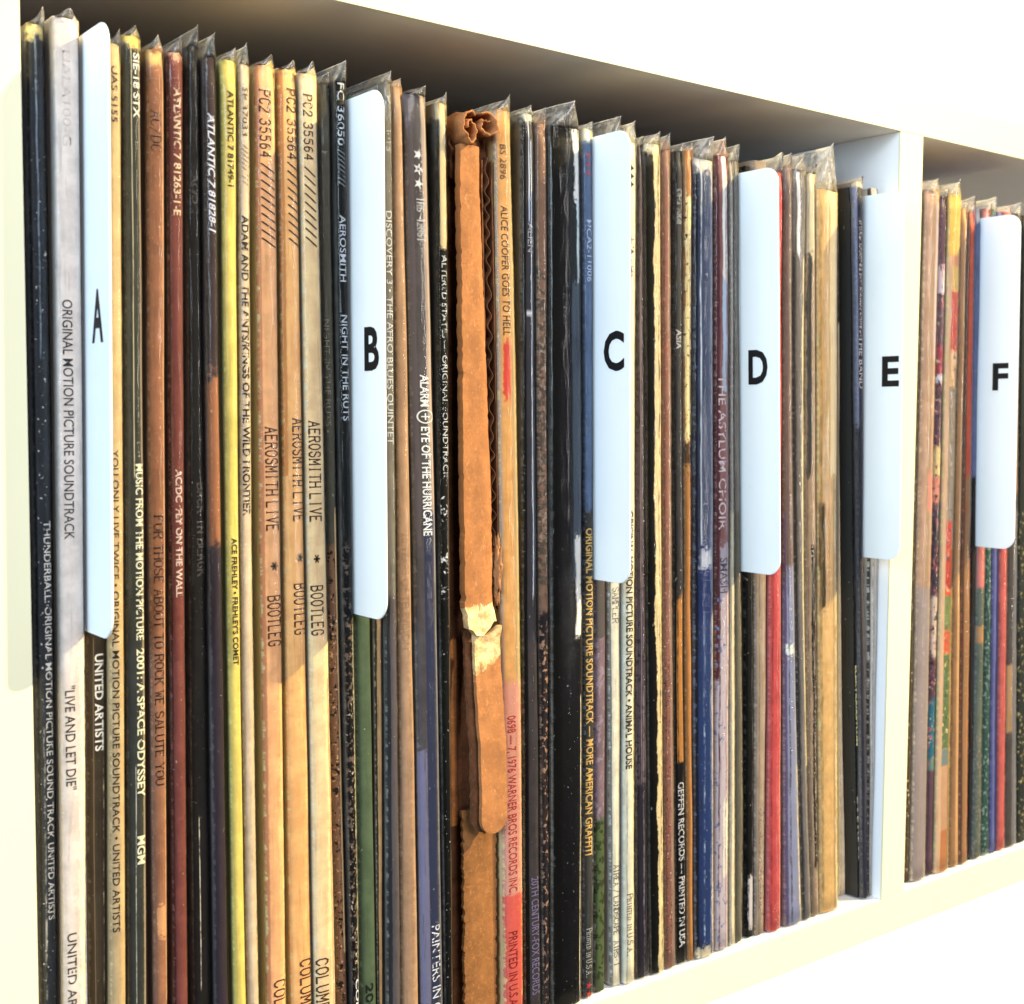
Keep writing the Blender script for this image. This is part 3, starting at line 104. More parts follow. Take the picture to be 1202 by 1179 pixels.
 {'k': 'rec', 'xl': [329.52000000000004, 327.34000000000003, 325.23, 323.0, 320.87, 319.02000000000004, 317.15000000000003], 'xr': [341.23999999999995, 339.17999999999995, 337.22999999999996, 335.22999999999996, 333.38, 331.82, 330.31], 'd': 0.0045, 'lab': 'thick yellow orange record with a tall clear sleeve near the white upright', 'top': 0.3059, 'pk': 0.3254, 'film': True, 'k1': 0.08, 'milk': 0.2, 'col': (0.6493, 0.405, 0.1741), 'tx': [], 'ops': [('side', 0.45, 0.9, 0.1, 0.04, 0.1882, 0.3059, (0.85, 0.6442, 0.3591)), ('side', 0.5, 0.56, 0.03, 0.05, 0.1378, 0.3039, (0.5188, 0.2361, 0.0408)), ('side', 0.05, 0.34, 0.1, 0.02, 0.1324, 0.1775, (0.0774, 0.0531, 0.0237)), ('side', 0.74, 1.1, 0.03, 0.03, -0.02, 0.1882, (0.3706, 0.2565, 0.121)), ('line', 0.87, 0.16, 0.0, 0.31, (0.6515, 0.505, 0.3552), 0.49), ('line', 0.12, 0.14, 0.0, 0.31, (0.3024, 0.1894, 0.0838), 0.47), ('fleck', 0.6, 0.73, 0, 1, 0, 0.31, (0.6515, 0.505, 0.3552))]},  # dark wedge low on the left is a painted cast shadow
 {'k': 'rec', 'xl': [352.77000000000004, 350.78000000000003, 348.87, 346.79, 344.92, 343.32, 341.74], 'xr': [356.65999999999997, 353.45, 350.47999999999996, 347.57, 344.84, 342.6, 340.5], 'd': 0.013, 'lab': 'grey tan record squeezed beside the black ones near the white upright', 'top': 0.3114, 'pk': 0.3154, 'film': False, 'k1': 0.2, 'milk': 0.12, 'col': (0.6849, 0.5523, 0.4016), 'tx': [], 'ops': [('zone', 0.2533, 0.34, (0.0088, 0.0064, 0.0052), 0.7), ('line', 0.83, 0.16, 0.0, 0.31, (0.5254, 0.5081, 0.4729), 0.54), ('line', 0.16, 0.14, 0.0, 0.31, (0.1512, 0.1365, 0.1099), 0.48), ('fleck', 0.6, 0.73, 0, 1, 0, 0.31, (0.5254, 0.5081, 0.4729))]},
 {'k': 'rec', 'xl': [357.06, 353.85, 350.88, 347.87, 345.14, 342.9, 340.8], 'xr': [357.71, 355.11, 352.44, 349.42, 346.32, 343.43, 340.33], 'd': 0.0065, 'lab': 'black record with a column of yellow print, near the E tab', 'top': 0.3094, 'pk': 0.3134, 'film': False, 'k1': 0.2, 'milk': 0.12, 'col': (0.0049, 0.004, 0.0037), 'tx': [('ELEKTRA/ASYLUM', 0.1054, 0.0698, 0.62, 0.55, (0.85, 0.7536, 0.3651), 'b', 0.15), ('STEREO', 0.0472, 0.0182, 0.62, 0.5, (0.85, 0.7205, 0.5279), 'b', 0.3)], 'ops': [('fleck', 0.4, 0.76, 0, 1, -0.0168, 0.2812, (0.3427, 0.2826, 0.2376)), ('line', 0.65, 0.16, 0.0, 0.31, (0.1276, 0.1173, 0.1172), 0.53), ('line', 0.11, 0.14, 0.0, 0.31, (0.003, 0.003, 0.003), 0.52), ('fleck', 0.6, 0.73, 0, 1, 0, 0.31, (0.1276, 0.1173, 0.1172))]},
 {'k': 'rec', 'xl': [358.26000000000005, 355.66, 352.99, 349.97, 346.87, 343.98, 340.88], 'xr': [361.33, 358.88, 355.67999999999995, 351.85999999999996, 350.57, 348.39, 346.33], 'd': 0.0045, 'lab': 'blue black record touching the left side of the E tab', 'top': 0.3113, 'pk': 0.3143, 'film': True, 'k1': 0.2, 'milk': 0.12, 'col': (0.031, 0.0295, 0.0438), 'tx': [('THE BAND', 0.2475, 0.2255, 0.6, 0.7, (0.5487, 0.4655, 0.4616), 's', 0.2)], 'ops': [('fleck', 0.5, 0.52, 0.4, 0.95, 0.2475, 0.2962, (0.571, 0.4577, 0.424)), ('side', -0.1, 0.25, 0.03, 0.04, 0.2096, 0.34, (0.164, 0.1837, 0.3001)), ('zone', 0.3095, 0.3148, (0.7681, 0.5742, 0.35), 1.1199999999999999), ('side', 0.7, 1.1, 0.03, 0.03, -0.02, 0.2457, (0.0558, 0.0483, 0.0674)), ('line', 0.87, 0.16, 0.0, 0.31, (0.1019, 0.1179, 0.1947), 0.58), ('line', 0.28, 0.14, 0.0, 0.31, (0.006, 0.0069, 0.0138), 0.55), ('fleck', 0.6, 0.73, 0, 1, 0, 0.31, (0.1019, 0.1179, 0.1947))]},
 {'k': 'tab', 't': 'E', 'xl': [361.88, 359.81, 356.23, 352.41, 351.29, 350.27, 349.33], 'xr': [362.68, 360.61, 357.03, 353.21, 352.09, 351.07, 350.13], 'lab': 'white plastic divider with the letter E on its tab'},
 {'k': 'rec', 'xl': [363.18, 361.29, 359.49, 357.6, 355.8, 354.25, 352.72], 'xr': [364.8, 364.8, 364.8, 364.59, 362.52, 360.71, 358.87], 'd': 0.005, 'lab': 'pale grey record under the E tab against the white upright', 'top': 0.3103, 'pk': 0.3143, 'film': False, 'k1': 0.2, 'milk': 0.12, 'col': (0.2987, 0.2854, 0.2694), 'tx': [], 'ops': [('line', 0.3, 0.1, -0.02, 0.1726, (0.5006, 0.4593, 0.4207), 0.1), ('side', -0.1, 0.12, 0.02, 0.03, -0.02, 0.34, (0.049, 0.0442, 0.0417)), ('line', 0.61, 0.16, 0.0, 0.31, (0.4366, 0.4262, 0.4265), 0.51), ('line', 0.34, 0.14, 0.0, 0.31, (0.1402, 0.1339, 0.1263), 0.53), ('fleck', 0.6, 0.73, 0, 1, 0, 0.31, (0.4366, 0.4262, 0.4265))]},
 {'k': 'rec', 'xl': [390.29, 389.84000000000003, 389.49, 389.21000000000004, 389.05, 389.01000000000005, 388.96], 'xr': [392.84, 392.31, 391.82, 391.33, 390.88, 390.52, 390.29], 'd': 0.0055, 'lab': 'thin dark brown record against the right of the white upright', 'top': 0.3155, 'pk': 0.3195, 'film': False, 'k1': 0.2, 'milk': 0.12, 'col': (0.0548, 0.0418, 0.0268), 'tx': [], 'ops': [('fleck', 0.8, 0.62, 0, 1, -0.0015, 0.3148, (0.4965, 0.4021, 0.2528))]},
 {'k': 'rec', 'xl': [393.49, 392.96000000000004, 392.47, 391.98, 391.53000000000003, 391.17, 390.84000000000003], 'xr': [403.62, 402.78999999999996, 402.09, 401.48999999999995, 401.03999999999996, 400.78, 400.65], 'd': 0.004, 'lab': 'pinkish tan record, second one right of the white upright', 'top': 0.3137, 'pk': 0.3196, 'film': True, 'k1': 0.15, 'milk': 0.15, 'col': (0.4606, 0.2987, 0.2285), 'tx': [], 'ops': [('side', 0.4, 0.75, 0.06, 0.03, 0.0934, 0.3078, (0.3743, 0.2508, 0.161)), ('side', 0.55, 1.1, 0.12, 0.1, 0.1713, 0.1886, (0.6585, 0.2576, 0.2015)), ('side', 0.72, 1.1, 0.05, 0.05, 0.2401, 0.3078, (0.5255, 0.4119, 0.4549)), ('zone', -0.02, 0.1364, (0.3314, 0.2744, 0.2764), 1.4)]},
 {'k': 'rec', 'xl': [405.82000000000005, 404.95000000000005, 404.25, 403.65000000000003, 403.24, 403.03000000000003, 402.97], 'xr': [410.33, 409.7, 409.15, 408.65, 408.23999999999995, 407.96, 407.75], 'd': 0.005, 'lab': 'dark picture record with pink and teal patches in the right compartment', 'top': 0.312, 'pk': 0.316, 'film': True, 'k1': 0.2, 'milk': 0.12, 'col': (0.0919, 0.0499, 0.0744), 'tx': [], 'ops': [('zone', 0.2692, 0.2818, (0.4738, 0.4015, 0.4999), 0.5599999999999999), ('zone', 0.2328, 0.2463, (0.2435, 0.0381, 0.0653), 0.5599999999999999), ('zone', 0.229, 0.2328, (0.4761, 0.4719, 0.6173), 0.42), ('zone', 0.1806, 0.2, (0.5579, 0.4331, 0.2141), 1.1199999999999999), ('zone', 0.1747, 0.1864, (0.5679, 0.2233, 0.1709), 0.7), ('zone', 0.1355, 0.1708, (0.0486, 0.0347, 0.0569), 0.7), ('zone', 0.1039, 0.1316, (0.4915, 0.3896, 0.3511), 1.68), ('zone', 0.056, 0.084, (0.0257, 0.1234, 0.1938), 0.7), ('zone', 0.0499, 0.056, (0.0995, 0.1834, 0.1709), 0.7), ('fleck', 1.6, 0.58, 0, 1, 0.092, 0.2863, (0.0201, 0.0169, 0.0245)), ('fleck', 1.2, 0.6, 0, 1, 0.052, 0.2863, (0.4114, 0.1259, 0.1392)), ('fleck', 1.3, 0.62, 0, 1, 0.052, 0.2863, (0.4687, 0.3939, 0.3193))]},
 {'k': 'rec', 'xl': [411.13, 410.5, 409.95000000000005, 409.45000000000005, 409.04, 408.76000000000005, 408.55], 'xr': [422.03, 420.78, 419.7, 418.72999999999996, 417.98999999999995, 417.5, 417.19], 'd': 0.004, 'lab': 'record with orange, green and red picture patches in the right compartment', 'top': 0.3138, 'pk': 0.3216, 'film': True, 'k1': 0.3, 'milk': 0.12, 'col': (0.7215, 0.4382, 0.1062), 'tx': [], 'ops': [('zone', 0.2822, 0.2868, (0.6211, 0.2319, 0.1073), 0.7), ('zone', 0.2438, 0.2707, (0.6844, 0.0873, 0.0472), 0.7), ('zone', 0.2272, 0.2438, (0.8104, 0.4624, 0.2135), 0.7), ('zone', 0.1627, 0.2272, (0.363, 0.2734, 0.1843), 0.7), ('zone', 0.1311, 0.1659, (0.8138, 0.0927, 0.0466), 0.84), ('zone', 0.1144, 0.1311, (0.1798, 0.2327, 0.0841), 0.84), ('zone', 0.104, 0.1144, (0.6281, 0.1169, 0.0501), 0.5599999999999999), ('zone', 0.059, 0.104, (0.1145, 0.1781, 0.0772), 0.5599999999999999), ('fleck', 1.4, 0.6, 0, 1, 0.059, 0.1032, (0.0361, 0.066, 0.0251)), ('fleck', 1.3, 0.6, 0, 1, 0.1072, 0.2792, (0.169, 0.0933, 0.0952)), ('fleck', 1.2, 0.62, 0, 1, 0.0509, 0.2792, (0.7787, 0.6083, 0.3418)), ('zone', 0.0509, 0.059, (0.1692, 0.2284, 0.2286), 0.5599999999999999), ('zone', 0.0204, 0.0509, (0.539, 0.3095, 0.1911), 0.84), ('zone', -0.02, 0.0204, (0.4903, 0.1923, 0.0825), 0.84), ('side', -0.1, 0.3, 0.04, 0.04, -0.02, 0.2868, (0.703, 0.449, 0.2869)), ('side', 0.78, 1.1, 0.02, 0.03, -0.02, 0.2368, (0.2903, 0.1863, 0.0935))]},
 {'k': 'rec', 'xl': [424.43, 423.18, 422.1, 421.13, 420.38, 419.89000000000004, 419.57000000000005], 'xr': [431.39, 429.35999999999996, 427.65, 426.13, 424.98999999999995, 424.28, 423.88], 'd': 0.005, 'lab': 'plain brown record right of the orange patched one', 'top': 0.3084, 'pk': 0.3124, 'film': True, 'k1': 0.2, 'milk': 0.12, 'col': (0.3162, 0.1688, 0.0861), 'tx': [], 'ops': [('side', 0.5, 1.1, 0.03, 0.03, -0.02, 0.34, (0.5364, 0.3132, 0.1536))]},
 {'k': 'rec', 'xl': [432.19, 430.16, 428.45000000000005, 426.93, 425.79, 425.08000000000004, 424.68], 'xr': [437.34999999999997, 435.94, 434.52, 432.96, 431.40999999999997, 429.98999999999995, 428.51], 'd': 0.0045, 'lab': 'reddish brown record left of the F tab', 'top': 0.3073, 'pk': 0.3156, 'film': True, 'k1': 0.2, 'milk': 0.12, 'col': (0.497, 0.0924, 0.0581), 'tx': [], 'ops': [('zone', -0.02, 0.1859, (0.3151, 0.1697, 0.0846), 2.0999999999999996), ('side', -0.1, 0.2, 0.03, 0.03, -0.02, 0.34, (0.1322, 0.0601, 0.0348))]},
 {'k': 'rec', 'xl': [439.47, 437.99, 436.54, 434.97, 433.42, 432.03000000000003, 430.6], 'xr': [441.81, 441.16999999999996, 440.0, 438.7, 437.51, 436.37, 435.26], 'd': 0.0055, 'lab': 'thin blue grey record at the left edge of the F tab', 'top': 0.3096, 'pk': 0.3136, 'film': False, 'k1': 0.2, 'milk': 0.12, 'col': (0.0766, 0.094, 0.178), 'tx': [], 'ops': [('zone', -0.02, 0.1857, (0.0107, 0.0088, 0.0082), 1.1199999999999999)]},
 {'k': 'tab', 't': 'F', 'xl': [442.21, 441.57, 440.4, 439.1, 437.94, 436.88, 435.96], 'xr': [443.01, 442.37, 441.2, 439.9, 438.74, 437.68, 436.76], 'lab': 'white plastic divider with the letter F on its tab'},
 {'k': 'rec', 'xl': [443.56, 442.92, 441.75, 440.55, 439.57000000000005, 438.64000000000004, 437.62], 'xr': [449.51, 448.25, 447.02, 445.71, 444.44, 443.32, 442.16999999999996], 'd': 0.005, 'lab': 'grey green record with a salmon patch beneath the F tab', 'top': 0.3103, 'pk': 0.3133, 'film': True, 'k1': 0.2, 'milk': 0.12, 'col': (0.1008, 0.1205, 0.1046), 'tx': [], 'ops': [('zone', 0.1327, 0.34, (0.5584, 0.1838, 0.1701), 0.7), ('zone', 0.106, 0.1143, (0.3549, 0.199, 0.1029), 0.7), ('fleck', 1.0, 0.56, 0, 1, -0.0049, 0.0625, (0.2144, 0.1792, 0.17))]},
 {'k': 'rec', 'xl': [451.63, 450.23, 448.90000000000003, 447.49, 446.15000000000003, 445.0, 443.84000000000003], 'xr': [457.72999999999996, 455.79999999999995, 453.98999999999995, 452.14, 450.42999999999995, 449.0, 447.63], 'd': 0.0055, 'lab': 'dark teal green record beneath the F tab', 'top': 0.3109, 'pk': 0.3173, 'film': True, 'k1': 0.2, 'milk': 0.12, 'col': (0.0301, 0.0733, 0.0646), 'tx': [], 'ops': [('fleck', 1.0, 0.56, 0, 1, -0.0068, 0.1527, (0.1901, 0.2624, 0.2546))]},
 {'k': 'rec', 'xl': [458.38, 456.45000000000005, 454.64000000000004, 452.79, 451.08000000000004, 449.65000000000003, 448.28000000000003], 'xr': [463.72999999999996, 461.77, 459.87, 457.85999999999996, 455.94, 454.27, 452.58], 'd': 0.005, 'lab': 'lilac and navy record beneath the F tab', 'top': 0.3098, 'pk': 0.3138, 'film': False, 'k1': 0.2, 'milk': 0.12, 'col': (0.0827, 0.0851, 0.2007), 'tx': [], 'ops': [('side', 0.45, 1.1, 0.1, 0.02, -0.02, 0.1524, (0.0155, 0.0181, 0.077))]},
 {'k': 'rec', 'xl': [464.63, 462.78000000000003, 461.0, 459.13, 457.35, 455.8, 454.26000000000005], 'xr': [470.48999999999995, 468.47999999999996, 466.53999999999996, 464.48999999999995, 462.51, 460.78999999999996, 459.06], 'd': 0.005, 'lab': 'salmon red record beneath the F tab', 'top': 0.3104, 'pk': 0.3144, 'film': True, 'k1': 0.2, 'milk': 0.12, 'col': (0.4793, 0.1065, 0.1008), 'tx': [], 'ops': []},
 {'k': 'rec', 'xl': [471.41, 469.65000000000003, 467.90000000000003, 466.02000000000004, 464.16, 462.49, 460.77000000000004], 'xr': [481.19, 478.46999999999997, 476.01, 473.59999999999997, 471.5, 469.85999999999996, 468.41999999999996], 'd': 0.005, 'lab': 'dark brown record with a tan patch at the right of the F tab', 'top': 0.3104, 'pk': 0.3168, 'film': True, 'k1': 0.2, 'milk': 0.12, 'col': (0.0811, 0.0691, 0.0637), 'tx': [], 'ops': [('zone', 0.1767, 0.2344, (0.2392, 0.1416, 0.0815), 0.7), ('zone', 0.0583, 0.0925, (0.3897, 0.2408, 0.1318), 0.84), ('side', 0.5, 1.1, 0.05, 0.05, -0.02, 0.1683, (0.166, 0.1662, 0.1983))]},
 {'k': 'rec', 'xl': [482.1, 479.38, 476.96000000000004, 474.65000000000003, 472.72, 471.29, 470.11], 'xr': [490.59999999999997, 487.7, 485.0, 482.26, 479.78, 477.72999999999996, 475.79999999999995], 'd': 0.005, 'lab': 'speckled black record at the right edge of the photo', 'top': 0.3105, 'pk': 0.3145, 'film': False, 'k1': 0.2, 'milk': 0.12, 'col': (0.014, 0.0166, 0.0168), 'tx': [], 'ops': [('fleck', 1.0, 0.6, 0, 1, -0.02, 0.168, (0.2201, 0.1846, 0.0893))]},
]

# ------------------------------------------------------------------ node helpers
class NT:
    def __init__(s, name):
        s.m = bpy.data.materials.new(name); s.m.use_nodes = True; s.t = s.m.node_tree; s.t.nodes.clear()
        s.out = s.t.nodes.new('ShaderNodeOutputMaterial')
    def n(s, t, **kw):
        o = s.t.nodes.new(t)
        for k, v in kw.items(): setattr(o, k, v)
        return o
    def put(s, inp, v):
        if v is None: return
        if hasattr(v, 'is_output') or isinstance(v, bpy.types.NodeSocket): s.t.links.new(v, inp)
        elif isinstance(v, (tuple, list)) and len(v) == 3 and inp.type == 'RGBA': inp.default_value = (*v, 1)
        else: inp.default_value = v
    def math(s, op, a, b=None, c=None, clamp=False):
        o = s.n('ShaderNodeMath', operation=op); o.use_clamp = clamp
        s.put(o.inputs[0], a); s.put(o.inputs[1], b)
        if c is not None: s.put(o.inputs[2], c)
        return o.outputs[0]
    def step(s, x, lo, hi):
        o = s.n('ShaderNodeMapRange', interpolation_type='SMOOTHSTEP'); s.put(o.inputs['Value'], x)
        s.put(o.inputs['From Min'], lo); s.put(o.inputs['From Max'], hi); return o.outputs['Result']
    def mix(s, f, a, b):
        o = s.n('ShaderNodeMix', data_type='RGBA'); s.put(o.inputs['Factor'], f)
        s.put(o.inputs['A'] if False else o.inputs[6], a); s.put(o.inputs[7], b); return o.outputs[2]
    def noise(s, vec, scale, detail=3, rough=.55, dist=0):
        o = s.n('ShaderNodeTexNoise'); s.put(o.inputs['Vector'], vec)
        o.inputs['Scale'].default_value = scale; o.inputs['Detail'].default_value = detail
        o.inputs['Roughness'].default_value = rough; o.inputs['Distortion'].default_value = dist; return o.outputs['Fac']
    def vec(s, x, y, z):
        o = s.n('ShaderNodeCombineXYZ'); s.put(o.inputs[0], x); s.put(o.inputs[1], y); s.put(o.inputs[2], z); return o.outputs[0]
    def bsdf(s, col, rough, spec=.4, normal=None, **kw):
        o = s.n('ShaderNodeBsdfPrincipled'); s.put(o.inputs['Base Color'], col); s.put(o.inputs['Roughness'], rough)
        s.put(o.inputs['Specular IOR Level'], spec)
        if normal is not None: s.put(o.inputs['Normal'], normal)
        for k, v in kw.items(): s.put(o.inputs[k], v)
        return o.outputs[0]
    def bump(s, h, strength, dist):
        o = s.n('ShaderNodeBump'); s.put(o.inputs['Height'], h); o.inputs['Strength'].default_value = strength
        o.inputs['Distance'].default_value = dist; return o.outputs[0]
    def done(s, sh): s.t.links.new(sh, s.out.inputs['Surface']); return s.m

def paint_mat(name, col, rough=.35, var=.04, bump=.15):
    t = NT(name); tc = t.n('ShaderNodeTexCoord').outputs['Object']
    nz = t.noise(tc, 30, 4); big = t.noise(tc, 6, 2)
    c = t.mix(nz, tuple(v*(1-var) for v in col), tuple(min(1, v*(1+var)) for v in col))
    c = t.mix(t.math('MULTIPLY', t.step(t.noise(tc, 90, 5, .7), .68, .74), .25), c, (.45, .40, .30))
    return t.done(t.bsdf(c, t.math('MULTIPLY_ADD', big, .15, rough-.07), .45, t.bump(t.noise(tc, 900, 2), bump, .0002)))

def cover_mat(name, it, width):
    """printed card: base colour, then the worn and printed areas, painted highlights and shade measured along the spine; UV = (0..1 across, height in metres)"""
    t = NT(name); uv = t.n('ShaderNodeUVMap'); uv.uv_map = 'UVMap'
    sep = t.n('ShaderNodeSeparateXYZ'); t.t.links.new(uv.outputs[0], sep.inputs[0]); u, z = sep.outputs[0], sep.outputs[1]
    seed = random.uniform(0, 50)
    xm = t.math('MULTIPLY', u, width)                       # metres across
    P = t.vec(xm, z, seed)
    Pz = t.vec(seed, z, seed*.7)
    Pl = t.vec(t.math('MULTIPLY', xm, 6), t.math('MULTIPLY', z, .6), seed)
    base = it['col']
    mott = t.noise(P, 160, 5, .65); streak = t.noise(Pl, 90, 3, .5); fine = t.noise(P, 1500, 3, .6)
    c = t.mix(t.step(mott, .3, .75), tuple(v*.84 for v in base), tuple(min(.9, v*1.14+.001) for v in base))
    c = t.mix(t.math('MULTIPLY', t.step(streak, .45, .8), .30), c, tuple(min(.9, v*1.35+.001) for v in base))
    fn = 0
    for op in it['ops']:
        k = op[0]; fn += 1
        if k == 'zone':  # thin bright bands at spine tops are painted sleeve highlights
            z0, z1, col, jag = op[1:]
            jz = t.math('MULTIPLY_ADD', t.math('SUBTRACT', t.noise(P, 380, 4, .6), .5), jag*.006, z)
            e = .0004 + jag*.0006
            m = t.math('MULTIPLY', t.step(jz, z0-e, z0+e), t.math('SUBTRACT', 1, t.step(jz, z1-e, z1+e)))
            cc = t.mix(mott, tuple(v*.82 for v in col), tuple(min(.9, v*1.15) for v in col))
        elif k == 'side':
            u0, u1, a1, a2, z0, z1, col = op[1:]
            u0 = -99 if u0 <= -.1 else u0; u1 = 99 if u1 >= 1.1 else u1
            nl = t.math('SUBTRACT', t.noise(t.vec(seed+fn, z, 3.1*fn), 60, 2), .5); nh = t.math('SUBTRACT', t.noise(t.vec(xm, z, seed+7*fn), 620, 4, .7), .5)
            uu = t.math('ADD', u, t.math('MULTIPLY_ADD', nl, 2*a1, t.math('MULTIPLY', nh, 2.4*a2)))
            zz = t.math('MULTIPLY_ADD', nh, .012, z)
            m = t.math('MULTIPLY', t.step(uu, u0-.04, u0+.04), t.math('SUBTRACT', 1, t.step(uu, u1-.04, u1+.04)))
            m = t.math('MULTIPLY', m, t.math('MULTIPLY', t.step(zz, z0-.001, z0+.001), t.math('SUBTRACT', 1, t.step(zz, z1-.001, z1+.001))))
            cc = t.mix(mott, tuple(v*.85 for v in col), tuple(min(.9, v*1.12) for v in col))
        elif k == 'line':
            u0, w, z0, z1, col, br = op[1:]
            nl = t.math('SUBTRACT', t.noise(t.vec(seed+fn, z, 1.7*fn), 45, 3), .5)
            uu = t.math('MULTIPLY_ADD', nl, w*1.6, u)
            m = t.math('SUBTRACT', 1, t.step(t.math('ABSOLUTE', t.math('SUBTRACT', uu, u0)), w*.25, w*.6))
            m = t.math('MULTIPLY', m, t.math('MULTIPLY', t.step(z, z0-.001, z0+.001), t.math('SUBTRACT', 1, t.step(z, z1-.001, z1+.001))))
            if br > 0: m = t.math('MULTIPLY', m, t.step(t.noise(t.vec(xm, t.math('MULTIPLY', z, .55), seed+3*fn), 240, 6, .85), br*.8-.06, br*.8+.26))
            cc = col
        else:
            sc, thr, u0, u1, z0, z1, col = op[1:]
            m = t.step(t.noise(t.vec(t.math('MULTIPLY', xm, 1.3), z, seed+5*fn), 520/sc, 3, .6), thr, thr+.03)
            m = t.math('MULTIPLY', m, t.math('MULTIPLY', t.step(u, u0-.04, u0+.02), t.math('SUBTRACT', 1, t.step(u, u1-.02, u1+.04))))
            m = t.math('MULTIPLY', m, t.math('MULTIPLY', t.step(z, z0-.002, z0+.002), t.math('SUBTRACT', 1, t.step(z, z1-.002, z1+.002))))
            cc = col
        c = t.mix(m, c, cc)
    # handling wear on the two spine edges and at the top
    edge = t.math('MULTIPLY', t.math('ABSOLUTE', t.math('SUBTRACT', u, .5)), 2)
    ew = t.math('MULTIPLY', t.step(t.math('MULTIPLY_ADD', t.math('SUBTRACT', t.noise(P, 420, 5, .72), .5), 1.1, edge), .94, 1.06), .62)
    c = t.mix(ew, c, tuple(min(.8, v*1.9+.05) for v in base))
    scr = t.step(t.noise(t.vec(t.math('MULTIPLY', xm, 9), t.math('MULTIPLY', z, .5), seed+11), 110, 3, .6), .56, .72)
    c = t.mix(t.math('MULTIPLY', scr, .45), c, tuple(v*.55 for v in base))
    sp = t.step(t.noise(t.vec(xm, t.math('MULTIPLY', z, .7), seed+31), 620, 3, .6), .70, .73)
    c = t.mix(t.math('MULTIPLY', sp, .42), c, tuple(min(.8, v*.5+w_) for v, w_ in zip(base, (.42, .38, .31))))
    h = t.math('MULTIPLY_ADD', mott, .6, t.math('MULTIPLY', fine, .25))
    return t.done(t.bsdf(c, t.math('MULTIPLY_ADD', mott, .25, .40), .08, t.bump(h, .35, .0006)))

def ink_mat(col, wear):
    t = NT('printed_ink'); tc = t.n('ShaderNodeTexCoord').outputs['Object']
    b = t.bsdf(col, .5, .3)
    if wear <= 0: return t.done(b)
    tr = t.n('ShaderNodeBsdfTransparent').outputs[0]
    ms = t.n('ShaderNodeMixShader')
    f = t.step(t.noise(tc, 650, 4, .65), .27+wear*.55-.04, .27+wear*.55+.04)   # 0 = rubbed off
    t.put(ms.inputs[0], t.math('MULTIPLY_ADD', f, 1-wear*.25, wear*.18)); t.put(ms.inputs[1], tr); t.put(ms.inputs[2], b)
    return t.done(ms.outputs[0])

FILM = {}
def film_mat(milk):
    """thin clear plastic: 'haze' (per vertex) is low where it lies on the card, higher where it stands free, highest at its cut rim"""
    milk = round(milk, 2)
    if milk in FILM: return FILM[milk]
    t = NT('clear_film'); tc = t.n('ShaderNodeTexCoord').outputs['Object']
    at = t.n('ShaderNodeAttribute'); at.attribute_name = 'haze'
    mp = t.n('ShaderNodeMapping'); mp.inputs['Scale'].default_value = (1.2, .5, .12); t.t.links.new(tc, mp.inputs[0]); P = mp.outputs[0]
    w = t.noise(P, 120, 4, .6); w2 = t.noise(tc, 420, 4, .6)
    nrm = t.bump(t.math('MULTIPLY_ADD', w, 1.0, t.math('MULTIPLY', w2, .25)), .45, .0020)
    tr = t.n('ShaderNodeBsdfTransparent'); tr.inputs[0].default_value = (.97, .965, .95, 1)
    df = t.n('ShaderNodeBsdfDiffuse'); df.inputs['Color'].default_value = (.74, .71, .68, 1)
    tl = t.n('ShaderNodeBsdfTranslucent'); tl.inputs['Color'].default_value = (.74, .71, .68, 1)
    hz = t.n('ShaderNodeMixShader'); hz.inputs[0].default_value = .5; t.t.links.new(df.outputs[0], hz.inputs[1]); t.t.links.new(tl.outputs[0], hz.inputs[2])
    m1 = t.n('ShaderNodeMixShader'); f = t.math('MULTIPLY', at.outputs['Fac'], t.math('MULTIPLY_ADD', t.step(t.math('MULTIPLY_ADD', w2, .5, t.math('MULTIPLY', w, .5)), .42, .62), milk*1.3, milk*.6), clamp=True); t.put(m1.inputs[0], f)
    t.t.links.new(tr.outputs[0], m1.inputs[1]); t.t.links.new(hz.outputs[0], m1.inputs[2])
    gl = t.n('ShaderNodeBsdfGlossy'); gl.inputs['Roughness'].default_value = .09; gl.inputs['Color'].default_value = (1, 1, 1, 1); t.put(gl.inputs['Normal'], nrm)
    fr = t.n('ShaderNodeFresnel'); fr.inputs['IOR'].default_value = 1.42; t.put(fr.inputs['Normal'], nrm)
    m2 = t.n('ShaderNodeMixShader'); t.put(m2.inputs[0], t.math('MULTIPLY', fr.outputs[0], t.math('MULTIPLY_ADD', t.step(at.outputs['Fac'], .5, 1.1), .45, .55))); t.t.links.new(m1.outputs[0], m2.inputs[1]); t.t.links.new(gl.outputs[0], m2.inputs[2])
    FILM[milk] = t.done(m2.outputs[0]); return FILM[milk]

# ------------------------------------------------------------------ mesh helpers
def mesh_obj(name, verts, faces, mats, parent=None, fmat=None, smooth=None, uvs=None):
    me = bpy.data.meshes.new(name); me.from_pydata([tuple(v) for v in verts], [], faces)
    for m in mats: me.materials.append(m)
    if fmat: me.polygons.foreach_set('material_index', fmat)
    if smooth is not None: me.polygons.foreach_set('use_smooth', smooth if isinstance(smooth, list) else [smooth]*len(faces))
    if uvs:
        l = me.uv_layers.new(name='UVMap')
        for lp in me.loops: l.data[lp.index].uv = uvs[lp.vertex_index]
    me.update()
    o = bpy.data.objects.new(name, me); COL.objects.link(o)
    if parent: o.parent = parent; o.matrix_parent_inverse = parent.matrix_world.inverted()
    return o
def empty(name, loc, label, cat, group=None):
    o = bpy.data.objects.new(name, None); COL.objects.link(o); o.location = loc; o.empty_display_size = .02
    o['label'] = label; o['category'] = cat
    if group: o['group'] = group
    o.matrix_world = Matrix.Translation(loc); return o
